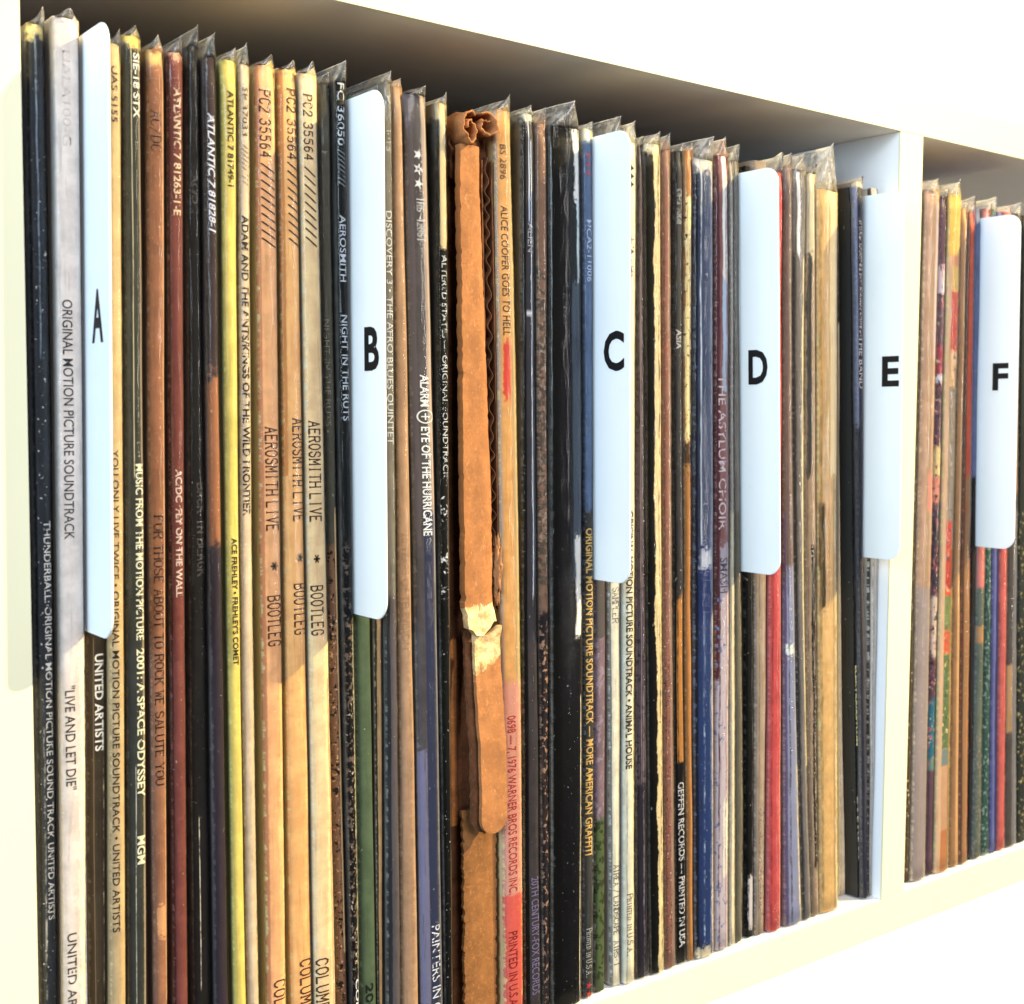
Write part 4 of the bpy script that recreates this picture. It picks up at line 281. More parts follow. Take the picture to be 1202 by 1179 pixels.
def box(name, lo, hi, mat, parent=None, bev=.0006):
    bm = bmesh.new(); bmesh.ops.create_cube(bm, size=1)
    for v in bm.verts: v.co = Vector([lo[i] + (v.co[i]+.5)*(hi[i]-lo[i]) for i in range(3)])
    if bev: bmesh.ops.bevel(bm, geom=bm.edges[:], offset=bev, segments=2, profile=.7, affect='EDGES')
    me = bpy.data.meshes.new(name); bm.to_mesh(me); bm.free(); me.materials.append(mat)
    for p in me.polygons: p.use_smooth = False
    o = bpy.data.objects.new(name, me); COL.objects.link(o)
    if parent: o.parent = parent; o.matrix_parent_inverse = parent.matrix_world.inverted()
    return o
def lerp_lv(vals, z):
    if z <= ZL[0]: return vals[0]*.001
    for i in range(len(ZL)-1):
        if z <= ZL[i+1]:
            f = (z-ZL[i])/(ZL[i+1]-ZL[i]); return (vals[i]+(vals[i+1]-vals[i])*f)*.001
    return (vals[-1] + (vals[-1]-vals[-2])*(z-ZL[-1])/(ZL[-1]-ZL[-2]))*.001
def nz(x, y=0., z=0.): return noise.noise(Vector((x, y, z)))

# ------------------------------------------------------------------ lettering
# stroke letters with slab ends for the typewriter and serif printing: polylines on a 4 x 6 grid
GL = {'A': '0,0 2,6 4,0;.7,2 3.3,2', 'B': '0,0 0,6 2.6,6 3.5,5.2 3.5,3.9 2.6,3.1 0,3.1;2.6,3.1 4,2.3 4,.9 2.8,0 0,0', 'C': '4,4.6 3.2,5.8 1.4,6 .2,4.6 .2,1.4 1.4,0 3.2,.2 4,1.4', 'D': '0,0 0,6 2.2,6 4,4.4 4,1.6 2.2,0 0,0',
 'E': '4,0 0,0 0,6 4,6;0,3.1 2.6,3.1', 'F': '0,0 0,6 4,6;0,3.1 2.6,3.1', 'G': '4,4.7 3,6 1.2,6 .1,4.6 .1,1.4 1.2,0 3.2,0 4,.8 4,2.6 2.4,2.6', 'H': '0,0 0,6;4,0 4,6;0,3 4,3', 'I': '2,0 2,6', 'J': '3,6 3,1 2,0 .8,0 0,1.2', 'K': '0,0 0,6;4,6 0,2.4;1.4,3.6 4,0',
 'L': '0,6 0,0 4,0', 'M': '0,0 0,6 2,2 4,6 4,0', 'N': '0,0 0,6 4,0 4,6', 'O': '1.2,0 0,1.5 0,4.5 1.2,6 2.8,6 4,4.5 4,1.5 2.8,0 1.2,0', 'P': '0,0 0,6 2.8,6 4,5.2 4,3.6 2.8,2.8 0,2.8', 'Q': '1.2,0 0,1.5 0,4.5 1.2,6 2.8,6 4,4.5 4,1.5 2.8,0 1.2,0;2.4,1.4 4.2,-.4',
 'R': '0,0 0,6 2.8,6 4,5.2 4,3.8 2.8,3 0,3;2,3 4,0', 'S': '3.8,4.8 3,6 1,6 .1,5 .3,3.7 3.7,2.4 4,1.2 3,0 1,0 .1,1.2', 'T': '0,6 4,6;2,6 2,0', 'U': '0,6 0,1.4 1.1,0 2.9,0 4,1.4 4,6', 'V': '0,6 2,0 4,6', 'W': '0,6 1,0 2,4 3,0 4,6', 'X': '0,0 4,6;0,6 4,0', 'Y': '0,6 2,3 4,6;2,3 2,0', 'Z': '0,6 4,6 0,0 4,0',
 '0': '1.2,0 .2,1.5 .2,4.5 1.2,6 2.8,6 3.8,4.5 3.8,1.5 2.8,0 1.2,0', '1': '.8,5 2,6 2,0', '2': '.2,4.6 1,6 3,6 3.9,4.8 3.4,3.4 0,0 4,0', '3': '.2,5 1.2,6 3,6 3.8,4.8 3,3.3 1.6,3.2;3,3.3 4,2 3.4,.4 2,0 .6,.3 0,1.2', '4': '3,0 3,6 0,2 4,2', '5': '3.8,6 .6,6 .3,3.4 2.4,3.8 3.9,2.6 3.6,.6 2,0 .2,.8', '6': '3.6,5.4 2.4,6 .8,5 .1,2.4 .8,.4 2.4,0 3.8,1.2 3.6,2.8 2.2,3.6 .4,2.6', '7': '0,6 4,6 1.4,0', '8': '2,3.2 .4,4.2 .6,5.6 2,6 3.4,5.6 3.6,4.2 2,3.2 0,1.8 .4,.4 2,0 3.6,.4 4,1.8 2,3.2', '9': '.4,.6 1.6,0 3.2,1 3.9,3.6 3.2,5.6 1.6,6 .2,4.8 .4,3.2 1.8,2.4 3.6,3.4',
 '/': '0,-.6 4,6.6', '-': '.8,3 3.2,3', '.': '1.8,0 2.2,.3', '*': '2,1 2,5;.4,2 3.6,4;.4,4 3.6,2', '\u2014': '-.4,3 4.4,3'}
SERIF = set('AFHIKMNPRTVWXY1')
def stroke_text(s, st):
    """triangles/quads [(verts,...)] in units: x advance, y height 0..6"""
    V, F = [], []; x0 = 0.; adv = 6.0 if st == 't' else 5.5; th = .42 if st == 't' else .46
    def seg(a, b, w):
        d = Vector((b[0]-a[0], b[1]-a[1])); L = d.length
        if L < 1e-6: return
        d /= L; n = Vector((-d.y, d.x))*w; e = d*w*.7; i = len(V); q = (len(F) % 7)*.02
        for p in ((a[0]-e.x-n.x, a[1]-e.y-n.y), (b[0]+e.x-n.x, b[1]+e.y-n.y), (b[0]+e.x+n.x, b[1]+e.y+n.y), (a[0]-e.x+n.x, a[1]-e.y+n.y)): V.append((p[0]+x0, p[1], q))
        F.append((i, i+1, i+2, i+3))
    for ch in s:
        if st == 'h':
            seg((0, .4), (4.8, 5.6), .40); x0 += 5.0; continue
        small = ch.islower(); g = GL.get(ch.upper())
        k = .74 if small else 1.
        if g:
            for pl in g.split(';'):
                pts = [tuple(float(v)*k for v in p.split(',')) for p in pl.split()]
                for a, b in zip(pts, pts[1:]):
                    vert = abs(b[0]-a[0]) < .6
                    seg(a, b, (th if vert or st == 't' else th*.55)*k)
                if ch.upper() in SERIF:
                    for p in (pts[0], pts[-1]):
                        if p[1] < .1 or p[1] > 5.9*k: seg((p[0]-.75, p[1]), (p[0]+.75, p[1]), .22)
        x0 += (3.4 if ch in ' .' else adv)*(.8 if small else 1)
    return V, F, max(x0-1.2, 1), 6.0
TXT_D = bpy.data.curves.new('lettering_source', 'FONT'); TXT_O = bpy.data.objects.new('lettering_source', TXT_D); COL.objects.link(TXT_O)
def font_text(s, st):
    TXT_D.body = s; TXT_D.size = 1; TXT_D.offset = {'s': .004, 'b': .022, 'i': .018, 'd': .03}.get(st, 0); TXT_D.shear = .25 if st == 'i' else 0
    TXT_D.resolution_u = 3
    bpy.context.view_layer.update()
    dg = bpy.context.evaluated_depsgraph_get(); ev = TXT_O.evaluated_get(dg); me = ev.to_mesh()
    V = [(v.co.x, v.co.y, 0) for v in me.vertices]; F = [tuple(p.vertices) for p in me.polygons]; ev.to_mesh_clear()
    if not V: return [], [], 1, 1
    x0 = min(v[0] for v in V); V = [(v[0]-x0, v[1], 0) for v in V]
    return V, F, max(v[0] for v in V), .73
def bands(V, F, H):
    """cut the letters lengthways so that they can follow the rounded spine"""
    bm = bmesh.new(); vs = [bm.verts.new(v) for v in V]
    for f in F:
        try: bm.faces.new([vs[i] for i in f])
        except ValueError: pass
    for q in (.12, .28, .42, .58, .72, .88):
        bmesh.ops.bisect_plane(bm, geom=bm.verts[:]+bm.edges[:]+bm.faces[:], plane_co=(0, H*q, 0), plane_no=(0, 1, 0))
    bm.verts.index_update(); V = [tuple(v.co) for v in bm.verts]; F = [tuple(v.index for v in f.verts) for f in bm.faces]; bm.free()
    return V, F
def lettering(s, st):
    if st in 'trh': return stroke_text(s, st)
    if set(s) <= set('/'):
        return stroke_text(s.replace('/', '#'), 'h')
    return font_text(s, st)

# ------------------------------------------------------------------ a record: printed card cover (with its lettering) inside a clear sleeve
REC_GROUP = 'records filed upright on the shelf'
def make_record(it, idx):
    d = it['d']; top = it['top']; xl = lambda z: lerp_lv(it['xl'], z); xr = lambda z: lerp_lv(it['xr'], z)
    zm = top/2; root = empty('vinyl_record', ((xl(0)+xr(0))/2, d+.15, 0.0006), it['lab'], 'record', REC_GROUP)
    wid = sum(it['xr'][i]-it['xl'][i] for i in range(7))/7*.001
    e = min(.0016, .42*wid)
    arc = lambda q: e*(1-(1-abs(2*q-1)**3.0)**(1/3.0))
    sd = idx*7.31
    NA = 11; NL = 40
    verts, faces, uvs, fm, sm = [], [], [], [], []
    us = [0, .03, .09, .2, .35, .5, .65, .8, .91, .97, 1]
    ncol = NA+4
    for k in range(NL+1):
        z = .0008 + (top-.0008)*k/NL
        a, b = xl(z), xr(z)
        wob = .00012*nz(z*40, sd); lift = 0
        tk = max(0, (z-(top-.003))/.003)
        yb = d + .00035*nz(z*25, sd+3) + tk*tk*.0007
        for u, x, y in [(-.305/wid, a+.0002, d+.305), (-.012/wid, a, yb+e+.012)] + [(q, a+(b-a)*q+wob*(q*(1-q)*4), yb+arc(q)) for q in us] + [(1+.012/wid, b, yb+e+.012), (1+.305/wid, b-.0002, d+.305)]:
            zz = z + (tk*(.0006*nz(x*900, sd) + .0003) if k == NL else 0)
            verts.append((x, y, zz)); uvs.append((u, z))
    for k in range(NL):
        for j in range(ncol-1):
            i = k*ncol+j; faces.append((i, i+1, i+ncol+1, i+ncol)); fm.append(0); sm.append(2 <= j < ncol-3)
        i = k*ncol; faces.append((i+ncol-1, i, i+ncol, i+2*ncol-1)); fm.append(0); sm.append(False)
    faces.append(tuple(range(ncol-1, -1, -1))); fm.append(0); sm.append(False)
    # the card is folded open at the top: two boards with the inner bag between them
    tb = NL*ncol; faces.append(tuple(tb+j for j in range(ncol))); fm.append(0); sm.append(False)
    mats = [cover_mat('printed_card', it, wid)]
    for (s, z0, z1, uc, hf, col, st, wear) in it['tx']:
        V, F, L, H = lettering(s, st)
        if not V: continue
        V, F = bands(V, F, H)
        mats.append(ink_mat(col, wear)); mi = len(mats)-1; off = len(verts)
        for (px, py, q) in V:
            z = z0 - (px/L)*(z0-z1); a, b = xl(z), xr(z)
            u = min(.985, max(.015, uc + (py/H-.5)*hf)); yb = d + .00035*nz(z*25, sd+3)
            verts.append((a+(b-a)*u + .00012*nz(z*40, sd)*(u*(1-u)*4), yb+arc(u)-.00013-q*.0002, z)); uvs.append((u, z))
        for f in F: faces.append(tuple(off+i for i in f)); fm.append(mi); sm.append(False)
    mesh_obj('card_cover', verts, faces, mats, root, fm, sm, uvs)
    if it['film']: make_film(it, root, e, arc, sd)
    return root
def make_film(it, root, e, arc, sd):
    d = it['d']; top = it['top']; pk = it['pk']; k1 = it['k1']; H = pk-top
    xl = lambda z: lerp_lv(it['xl'], z); xr = lambda z: lerp_lv(it['xr'], z)
    rnd = random.Random(sd)
    lean = rnd.uniform(.5, .95)                      # where along the spine the fold comes to its point
    g = .00018
    cols = [('b', 0), ('m', 0), ('n', 0)] + [('a', q) for q in (0, .035, .09, .2, .4, .6, .8, .91, .965, 1)] + [('n', 1), ('m', 1), ('b', 1)]
    verts, faces, hazes = [], [], []; NL = 30; SS = [.3, .6, .88, .94, 1.0]; UP = len(SS); nc = len(cols)
    for k in range(NL+UP+1):
        s = SS[k-NL-1] if k > NL else 0
        for (t, q) in cols:
            z = .0006 + (top-.0006)*min(k, NL)/NL
            a, b = xl(z)-g, xr(z)+g; w = b-a; sgn = -1 if q < .5 else 1
            swell = .00022*(nz(z*30, sd+q*3)+.3)
            if t == 'b': x, y = (a if q == 0 else b), .302
            elif t == 'm': x, y = (a if q == 0 else b), d+.06
            elif t == 'n': x, y = (a if q == 0 else b), d+.006
            else:
                x = a+w*q; y = d + arc(q) - .0004 - .0006*max(0, 1-abs(2*q-1)*1.2) - swell
            if s > 0:
                xp = a + w*lean
                if t == 'a':
                    zt = top + H*(1-k1*min(1, abs(q-lean)/max(lean, 1-lean))**.8*1.0)
                    x = x + (xp-x)*s*(.20+.75*(1-k1)); y += -.0002*s
                elif t == 'n':
                    zt = top + H*(1-k1)*.97; x += (xp-x)*(.15+.62*(1-k1))*s
                elif t == 'm': zt = top + H*(1-k1)*.9 + .0004*nz(sd, 4); x += (xp-x)*.45*s + .0006*nz(sd, 1, s)
                else: zt = top + H*(1-k1)*.85; x += (xp-x)*.2*s
                z = z + (zt-top)*s
                x += .0009*s*nz(z*160, y*60, sd)
            verts.append((x, y, z)); hazes.append(11. if k == NL+UP else (1.9 if not (t == 'a' and q in (0, 1)) else 4.0) if s > 0 else ((1.0 if q in (0, 1) else .0) if t == 'a' else .12))
    for k in range(NL+UP):
        for j in range(nc-1):
            i = k*nc+j; faces.append((i, i+1, i+nc+1, i+nc))
    o = mesh_obj('clear_sleeve', verts, faces, [film_mat(it['milk'])], root, None, [True]*len(faces))
    at = o.data.attributes.new('haze', 'FLOAT', 'POINT'); at.data.foreach_set('value', hazes)
    return o

# ------------------------------------------------------------------ letter tabs
TABW = paint_mat('divider_plastic', (.80, .85, .91), .30, .03, .1)
TINK = ink_mat((.006, .006, .008), 0)
TABZ = {'A': (.1532, .3128), 'B': (.1506, .3086), 'C': (.1543, .3104), 'D': (.1518, .3070), 'E': (.1529, .3067), 'F': (.1526, .3060)}
LETTERS = dict(A=(-0.0052, 0.2385, 0.0137, 0.0083), B=(-0.0067, 0.233, 0.013, 0.0084), C=(-0.0058, 0.2359, 0.0134, 0.0106), D=(-0.0035, 0.2326, 0.0131, 0.0097), E=(-0.0082, 0.2329, 0.0125, 0.0085), F=(-0.0053, 0.2328, 0.0124, 0.008))
def make_tab(it):
    X = lambda z: lerp_lv(it['xl'], z)
    root = empty('letter_divider', (X(.002), .15, .0006), it['lab'], 'divider', 'lettered dividers between the records')
    yo, r = -.0138, .0062; z0, z1 = TABZ[it['t']]
    pts = [(.30, .001), (.30, .300), (.012, z1)]
    pts += [(yo + r - r*math.sin(a), z1 - r + r*math.cos(a)) for a in [i*math.pi/16 for i in range(9)]]
    pts += [(yo + r - r*math.cos(a), z0 + r - r*math.sin(a)) for a in [i*math.pi/16 for i in range(9)]]
    pts += [(.0095, z0), (.0095, .001)]
    th = .0007; n = len(pts); verts = []; faces = []
    # bevelled slab: outline at both faces, slightly shrunk rim
    for s in (0, th):
        for (y, z) in pts: verts.append((X(z)+s, y, z))
    faces.append(tuple(range(n))); faces.append(tuple(range(2*n-1, n-1, -1)))
    for i in range(n): faces.append((i, i+n, (i+1) % n+n, (i+1) % n))
    bm = bmesh.new(); vs = [bm.verts.new(v) for v in verts]
    for f in faces: bm.faces.new([vs[i] for i in f])
    bmesh.ops.recalc_face_normals(bm, faces=bm.faces)
    side = [ed for ed in bm.edges if len(ed.link_faces) == 2 and (len(ed.link_faces[0].verts) > 4) != (len(ed.link_faces[1].verts) > 4)]
    bmesh.ops.bevel(bm, geom=side, offset=.00018, segments=2, affect='EDGES')
    bmesh.ops.triangulate(bm, faces=[f for f in bm.faces if len(f.verts) > 4])
    me = bpy.data.meshes.new('divider_card'); bm.to_mesh(me); bm.free(); me.materials.append(TABW)
    o = bpy.data.objects.new('divider_card', me); COL.objects.link(o); o.parent = root; o.matrix_parent_inverse = root.matrix_world.inverted()
    V, F, L, H = font_text(it['t'], 'd')
    yc, zc, hh, ww = LETTERS[it['t']]
    vv = [(X(zc + (py/H-.5)*hh)-.00010, yc + ww/2 - (px/L)*ww, zc + (py/H-.5)*hh) for (px, py, q) in V]
    mesh_obj('tab_letter', vv, [tuple(reversed(f)) for f in F], [TINK], root)

# ------------------------------------------------------------------ the torn corrugated mailer
def card_mat(name, col, dark=.55, torn=None, z0=None, slope=0., x0=0., above=True):
    """kraft board; with z0, the torn pale layer shows above (or below) a ragged line at that height"""
    t = NT(name); tc = t.n('ShaderNodeTexCoord').outputs['Object']; seedv = random.uniform(0, 9)
    mp = t.n('ShaderNodeMapping'); mp.inputs['Scale'].default_value = (1, 1, .35); t.t.links.new(tc, mp.inputs[0])
    a = t.noise(tc, 110, 5, .65); b = t.noise(tc, 900, 4, .7); g = t.noise(mp.outputs[0], 500, 2)
    sepz = t.n('ShaderNodeSeparateXYZ'); t.t.links.new(tc, sepz.inputs[0])
    c = t.mix(t.step(a, .3, .72), tuple(v*dark for v in col), col)
    fib = t.noise(t.vec(t.math('MULTIPLY', sepz.outputs[0], 2.2), t.math('MULTIPLY', sepz.outputs[1], 2), sepz.outputs[2]), 700, 5, .8)
    c = t.mix(t.math('MULTIPLY', t.step(b, .52, .70), .6), c, tuple(min(.9, v*1.4) for v in col))
    c = t.mix(t.math('MULTIPLY', t.step(fib, .54, .66), .55), c, tuple(v*.5 for v in col))
    c = t.mix(t.math('MULTIPLY', t.step(g, .62, .70), .18), c, tuple(v*.6 for v in col))
    cr = t.noise(t.vec(0, 0, sepz.outputs[2]), 95, 4, .7)
    sc = t.step(t.noise(t.vec(t.math('MULTIPLY', sepz.outputs[0], 1), seedv, t.math('MULTIPLY', sepz.outputs[2], .4)), 420, 5, .75), .60, .68)
    c = t.mix(t.math('MULTIPLY', sc, .4), c, tuple(min(.85, v*1.5+.06) for v in col))
    st = t.step(t.noise(tc, 55, 4, .6), .56, .66)
    c = t.mix(t.math('MULTIPLY', st, .5), c, tuple(v*.5 for v in col))
    cl = t.step(t.noise(t.vec(t.math('MULTIPLY', sepz.outputs[0], .25), 0, sepz.outputs[2]), 160, 3, .6), .66, .70)
    c = t.mix(t.math('MULTIPLY', cl, .5), c, tuple(v*.4 for v in col))
    hh = t.math('ADD', t.math('MULTIPLY', a, .7), t.math('MULTIPLY_ADD', cr, .18, t.math('MULTIPLY', b, .12)))
    if torn:
        zz = t.math('ADD', t.math('MULTIPLY_ADD', t.math('SUBTRACT', t.noise(tc, 330, 4, .7), .5), .006, sepz.outputs[2]), t.math('MULTIPLY', t.math('SUBTRACT', sepz.outputs[0], x0), slope))
        m = t.step(zz, z0-.0002, z0+.0002)
        if not above: m = t.math('SUBTRACT', 1, m)
        tt = t.mix(t.step(t.noise(tc, 300, 6, .75), .35, .62), tuple(v*f for v, f in zip(torn, (.72, .56, .45))), tuple(min(.9, v*1.2) for v in torn))
        tt = t.mix(t.math('MULTIPLY', t.step(t.noise(mp.outputs[0], 240, 3, .6, 1.5), .60, .66), .6), tt, tuple(v*.5 for v in col))
        c = t.mix(m, c, tt); hh = t.math('MULTIPLY_ADD', m, -1.4, t.math('MULTIPLY_ADD', t.math('MULTIPLY', m, t.noise(tc, 420, 5, .7)), 1.6, hh))
    return t.done(t.bsdf(c, .8, .15, t.bump(hh, .35, .0010)))
def make_mailer(it):
    XL = lambda z: lerp_lv(it['xl'], z); XR = lambda z: lerp_lv(it['xr'], z)
    root = empty('cardboard_mailer', ((XL(0)+XR(0))/2, .15, .0006), it['lab'], 'mailer')
    kraft = card_mat('kraft_liner', (.36, .150, .058), .72); brown = card_mat('kraft_brown', (.25, .105, .036), .62)
    inner = card_mat('kraft_inside', (.16, .065, .03), .45); torn = card_mat('torn_paper', (.74, .52, .20), .8)
    fr = lambda f: (lambda z: XL(z) + (XR(z)-XL(z))*f)
    def sheet(name, mat, zs, fl, frr, yf, thick=.0012, nu=9, jagl=.0, jagr=.0, bulge=.0, rnd=None, mats=None, pick=None, zoff=None):
        verts, faces = [], []; NZ = len(zs)
        for k, z in enumerate(zs):
            a, b = fl(z), frr(z)
            a += jagl*nz(z*420, 1.3) + jagl*.8*nz(z*1300, 5); b += jagr*nz(z*420, 7.7) + jagr*.8*nz(z*1300, 2)
            if rnd: a, b = rnd(z, a, b)
            for i in range(nu):
                q = i/(nu-1); y = yf(z, q) - bulge*math.sin(math.pi*q) + .00022*nz(q*4, z*90, 3)
                verts.append((a+(b-a)*q, y, z + (zoff(z, q) if zoff else 0)))
        nf = len(verts)
        for (x, y, z) in list(verts): verts.append((x, y+thick, z))
        R = lambda k, i: k*nu+i
        for k in range(NZ-1):
            for i in range(nu-1):
                faces.append((R(k, i), R(k, i+1), R(k+1, i+1), R(k+1, i))); faces.append((nf+R(k, i), nf+R(k+1, i), nf+R(k+1, i+1), nf+R(k, i+1)))
        loop = [R(0, i) for i in range(nu)] + [R(k, nu-1) for k in range(1, NZ)] + [R(NZ-1, i) for i in range(nu-2, -1, -1)] + [R(k, 0) for k in range(NZ-2, 0, -1)]
        m0 = len(verts); n = len(loop)                # the cut rim has vertices of its own, so its edge stays crisp
        for off in (0, nf):
            for i in loop: verts.append(verts[i+off])
        for i in range(n): faces.append((m0+i, m0+n+i, m0+n+(i+1) % n, m0+(i+1) % n))
        mm = mats or [mat]; fmt = None
        if pick: fmt = [pick(sum(verts[i][2] for i in f)/4, sum(verts[i][0] for i in f)/4) for f in faces]
        return mesh_obj(name, verts, faces, mm, root, fmt, [True]*len(faces))
    lin = lambda a, b, n: [a+(b-a)*i/n for i in range(n+1)]
    # body of the mailer behind the flaps, down to the shelf
    sheet('mailer_body', inner, lin(.0008, .299, 60), fr(.02), fr(.99), lambda z, q: .0130, .285, 5)
    zt, zb = .1436, .0722                        # tear, and rounded end of the loose flap
    # lower spine, scored edges
    sheet('lower_spine', brown, lin(.0008, .0795, 150), fr(.06), fr(.94), lambda z, q: .0062 + .0005*abs(2*q-1)**3, .0014, 9, .0006, .0006,
          rnd=lambda z, a, b: (a+.00013*(1 if math.sin(z*1750) > .2 else -1), b+.00013*(1 if math.sin(z*1700+1) > .1 else -1)))
    vee = lambda q: -.0032*math.sin(math.pi*min(1, q*1.15))**1.5 + .0007*nz(q*6, 4) + .0012*q
    # loose torn flap bending outwards, rounded at its lower end
    def rounded(z, a, b):
        r = (b-a)*.5; h = z-zb
        if h < r:
            s = math.sqrt(max(0, 1-((r-h)/r)**2)); c = (a+b)/2; return c-r*max(.04, s), c+r*max(.04, s)
        return a, b
    zf = [zb + .0055*(i/14)**1.6 for i in range(14)] + lin(zb+.0055, zt-.0022, 60)
    yflap = lambda z, q: .0024 - .0034*math.sin(min(1, max(0, (zt-z)/(zt-zb)))*math.pi*.62)**2 - .0012*max(0, 1-(zt-z)/.006) + .0003*nz(q*3, z*160, 8) + .0011*nz(q*4, z*260, 8)*max(0, 1-(zt-z)/.02)
    def torn_top(z, a, b):
        a, b = rounded(z, a, b)
        t = max(0, (z-(zt-.016))/.016); return a + (b-a)*(.18*(1-t)*0 + .10*t*0), b
    sheet('torn_flap', kraft, zf, lambda z: fr(.22)(z), lambda z: fr(.89)(z), yflap, .0016, 9, .00015, .00015, .0, rnd=rounded,
          mats=[card_mat('torn_kraft', (.36, .150, .058), .72, (.60, .43, .23), zt-.0150, -.55, fr(.5)(zt))], zoff=lambda z, q: vee(q)*max(0, 1-(zt-z)/.010))
    sheet('flap_backing', inner, [z-.0006 for z in zf], lambda z: fr(.10)(z), lambda z: fr(.80)(z), lambda z, q: yflap(z, q)+.0030, .0012, 5, .0005, .0003, rnd=rounded)
    # upper panel above the tear
    sheet('upper_panel', kraft, lin(zt-.001, .3000, 110), lambda z: fr(.0)(z)+.0002, lambda z: fr(.56 + .20*max(0, min(1, (.285-z)/.10)))(z), lambda z, q: .0026 + .0050*max(0, q-.8) + .0003*nz(z*60, q*2) - .0016*max(0, 1-(z-zt)/.007) + .0012*nz(q*2.5, z*170, 5)*max(0, 1-(z-zt)/.02), .0030, 9, .0002, .00015, .0,
          mats=[card_mat('torn_kraft', (.36, .150, .058), .72, (.62, .46, .26), zt+.0062, -.1, fr(.3)(zt), False)], zoff=lambda z, q: vee(q)*max(0, 1-(z-zt)/.008), rnd=lambda z, a, b: (a + (.00035 if nz(z*430, 2.2) > .2 else 0) + .0002*nz(z*2200, 1), b + .0003*nz(z*900, 3)))
    # corrugated edge to the right of it: wavy core between two liners
    verts, faces = [], []; n = 420
    for k in range(n+1):
        z = .147 + (.2975-.147)*k/n; c = fr(.80 + .06*max(0, min(1, (.285-z)/.10)))(z); x = c + (.0009+.0006*nz(z*90, 9))*math.sin(z*2*math.pi/.0066 + 5*nz(z*40)) + .0007*nz(z*260, 3)
        for y in (.0046, .0110): verts.append((x-.00015, y+.0003*nz(z*300, y*100), z)); verts.append((x+.00025, y, z))
    for k in range(n):
        i = 4*k; j = i+4; faces += [(i, i+1, j+1, j), (i+1, i+3, j+3, j+1), (i, j, j+2, i+2)]
    mesh_obj('corrugated_core', verts, faces, [card_mat('kraft_core', (.075, .03, .014), .35)], root, None, [True]*len(faces))
    for f in (.70, .97):
        sheet('edge_liner', inner, lin(.147, .2965, 50), lambda z, f=f: fr(f + .03*max(0, min(1, (.285-z)/.10)))(z)-.00025, lambda z, f=f: fr(f + .03*max(0, min(1, (.285-z)/.10)))(z)+.00025, lambda z, q: .0050, .008, 3, .0003, .0003)
    # frayed lump where the core has burst out
    bm = bmesh.new(); bmesh.ops.create_icosphere(bm, subdivisions=4, radius=1)
    for v in bm.verts:
        p = v.co.copy(); r = 1 + .55*nz(p.x*2.2, p.y*2.2, p.z*5.) + .25*nz(p.x*6, p.y*6, p.z*14)
        c = Vector((fr(.93)(.160), .0052, .1605)); v.co = Vector((c.x + p.x*.0017*r, c.y + p.y*.0024*r, c.z + p.z*.0105*r))
    me = bpy.data.meshes.new('burst_core'); bm.to_mesh(me); bm.free(); me.materials.append(card_mat('burst_paper', (.42, .20, .09), .5))
    for p in me.polygons: p.use_smooth = True
    o = bpy.data.objects.new('burst_core', me); COL.objects.link(o); o.parent = root; o.matrix_parent_inverse = root.matrix_world.inverted()
    # crumpled, curled top
    def curl(name, cx, cz, r0, turns, y0, y1, sx, sz, seed, flip=1):
        verts, faces = [], []; na, ny = 46, 7
        for layer in (0, 1):
            for i in range(na+1):
                a = i/na*turns*2*math.pi; r = r0*(1-.60*i/na) - layer*.00055
                for j in range(ny):
                    q = j/(ny-1); jr = 1 + .30*nz(a*1.5, q*2.5, seed) + .20*abs(nz(a*4, q*3, seed)) + .08*nz(a*11, q*9, seed)
                    verts.append((cx + flip*sx*r*jr*math.cos(a+.9), y0+(y1-y0)*q + .0012*nz(a*2, seed, q) + .0010*math.cos(a)*(1-q), cz + sz*r*jr*math.sin(a+.9)))
        N = (na+1)*ny
        for i in range(na):
            for j in range(ny-1):
                p = i*ny+j; faces.append((p, p+1, p+ny+1, p+ny)); faces.append((N+p, N+p+ny, N+p+ny+1, N+p+1))
            p = i*ny; faces.append((p, p+ny, N+p+ny, N+p)); p += ny-1; faces.append((p, N+p, N+p+ny, p+ny))
        for j in range(ny-1):
            faces.append((j, N+j, N+j+1, j+1)); p = na*ny+j; faces.append((p, p+1, N+p+1, N+p))
        return mesh_obj(name, verts, faces, [kraft], root, None, [True]*len(faces))
    zc = .3062
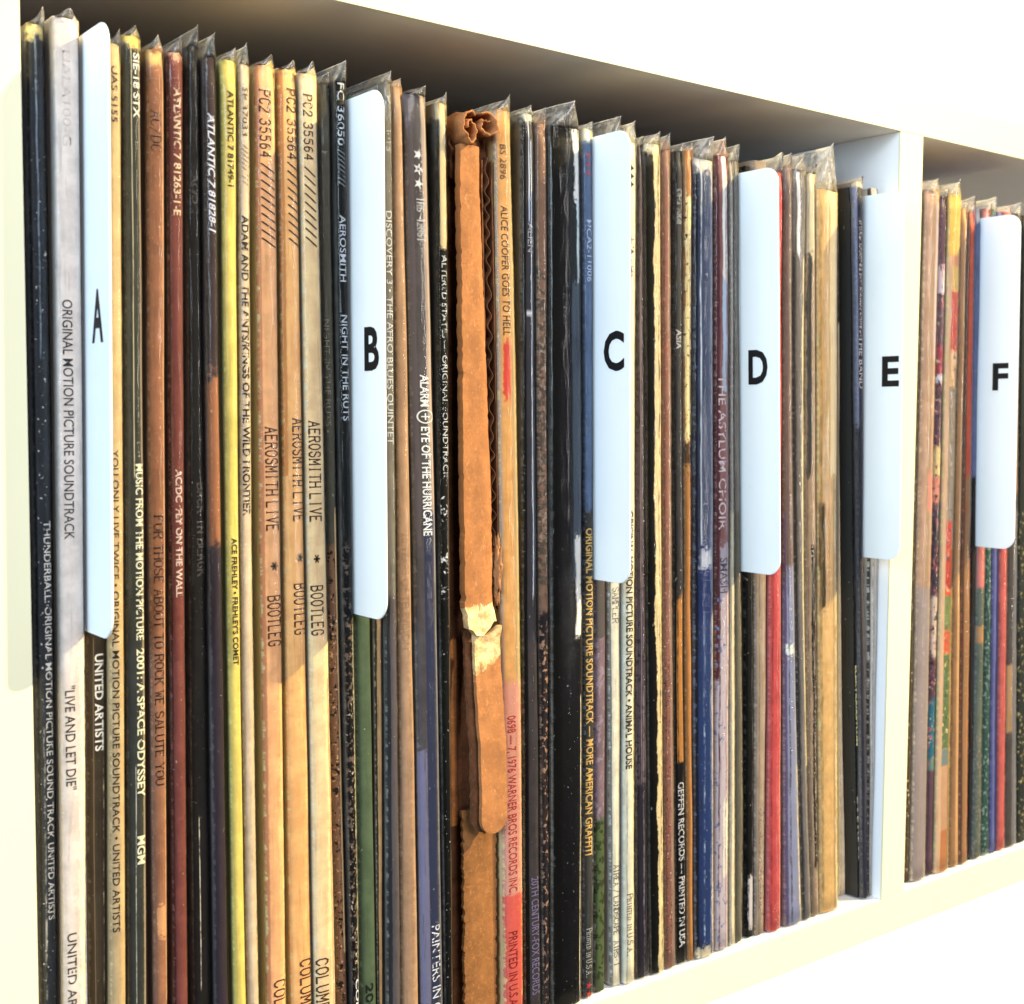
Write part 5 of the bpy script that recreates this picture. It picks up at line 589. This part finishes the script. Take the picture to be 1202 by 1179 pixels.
    curl('crumpled_fold', fr(.23)(.3), zc-.0012, .0048, 1.35, .0010, .020, .80, 1.25, 3.1)
    curl('crumpled_fold', fr(.70)(.3), zc+.0010, .0042, 1.2, .0016, .022, .95, 1.0, 8.4, -1)
    sheet('fold_backing', inner, lin(.290, .3040, 12), fr(.02), fr(.98), lambda z, q: .0085 + .002*nz(q*5, z*300), .004, 9)

# ------------------------------------------------------------------ the shelf
CREAM = paint_mat('cream_board', (.78, .79, .83), .38, .02); WHITE = paint_mat('white_panel', (.86, .86, .86), .35, .015)
INNER = paint_mat('inner_board', (.72, .72, .74), .45, .03)
sh = empty('shelving_unit', (.36, .2, -.0165), 'white open shelving unit with thin boards that holds all the records', 'shelf')
T = .0162; D = .390
BAND = paint_mat('sunlit_edge_cream', (.66, .635, .455), .42, .03)  # same board, with warm sunlight painted into its front edge colour
TOPM = paint_mat('warm_underside', (.86, .79, .72), .42, .03)  # warmer board copy, paints bounced light onto the top board's underside
def board(name, lo, hi):
    o = box(name, (lo[0], .0009, lo[2]), (hi[0], D, hi[2]), TOPM if name == 'top_board' else CREAM, sh, 0)
    box('sunlit_edge', (lo[0], 0, lo[2]), (hi[0], .0009, hi[2]), BAND, o, .00035)
board('top_board', (-.0165, 0, .335), (.80, D, .335+T))
board('bottom_board', (-.0165, 0, -T), (.80, D, 0))
board('side_panel', (-.0165, 0, .0001), (-.0003, D, .3349))
board('upright_divider', (.3652, 0, .0001), (.3812, D, .3349))
board('upright_divider', (.7460, 0, .0001), (.7620, D, .3349))
box('back_panel', (-.0165, D+.0004, -T), (.80, D+.006, .335+T), INNER, sh)
box('upper_panel_door', (-.0165, .0004, .335+T+.00005), (.80, .0180, .70), WHITE, sh, 0)
box('lower_panel_door', (-.0165, .0004, -.42), (.80, .0180, -T-.00005), WHITE, sh, 0)

for i, it in enumerate(ITEMS):
    if it['k'] == 'rec': make_record(it, i)
    elif it['k'] == 'tab': make_tab(it)
    else: make_mailer(it)
bpy.data.objects.remove(TXT_O)
bpy.data.curves.remove(TXT_D)
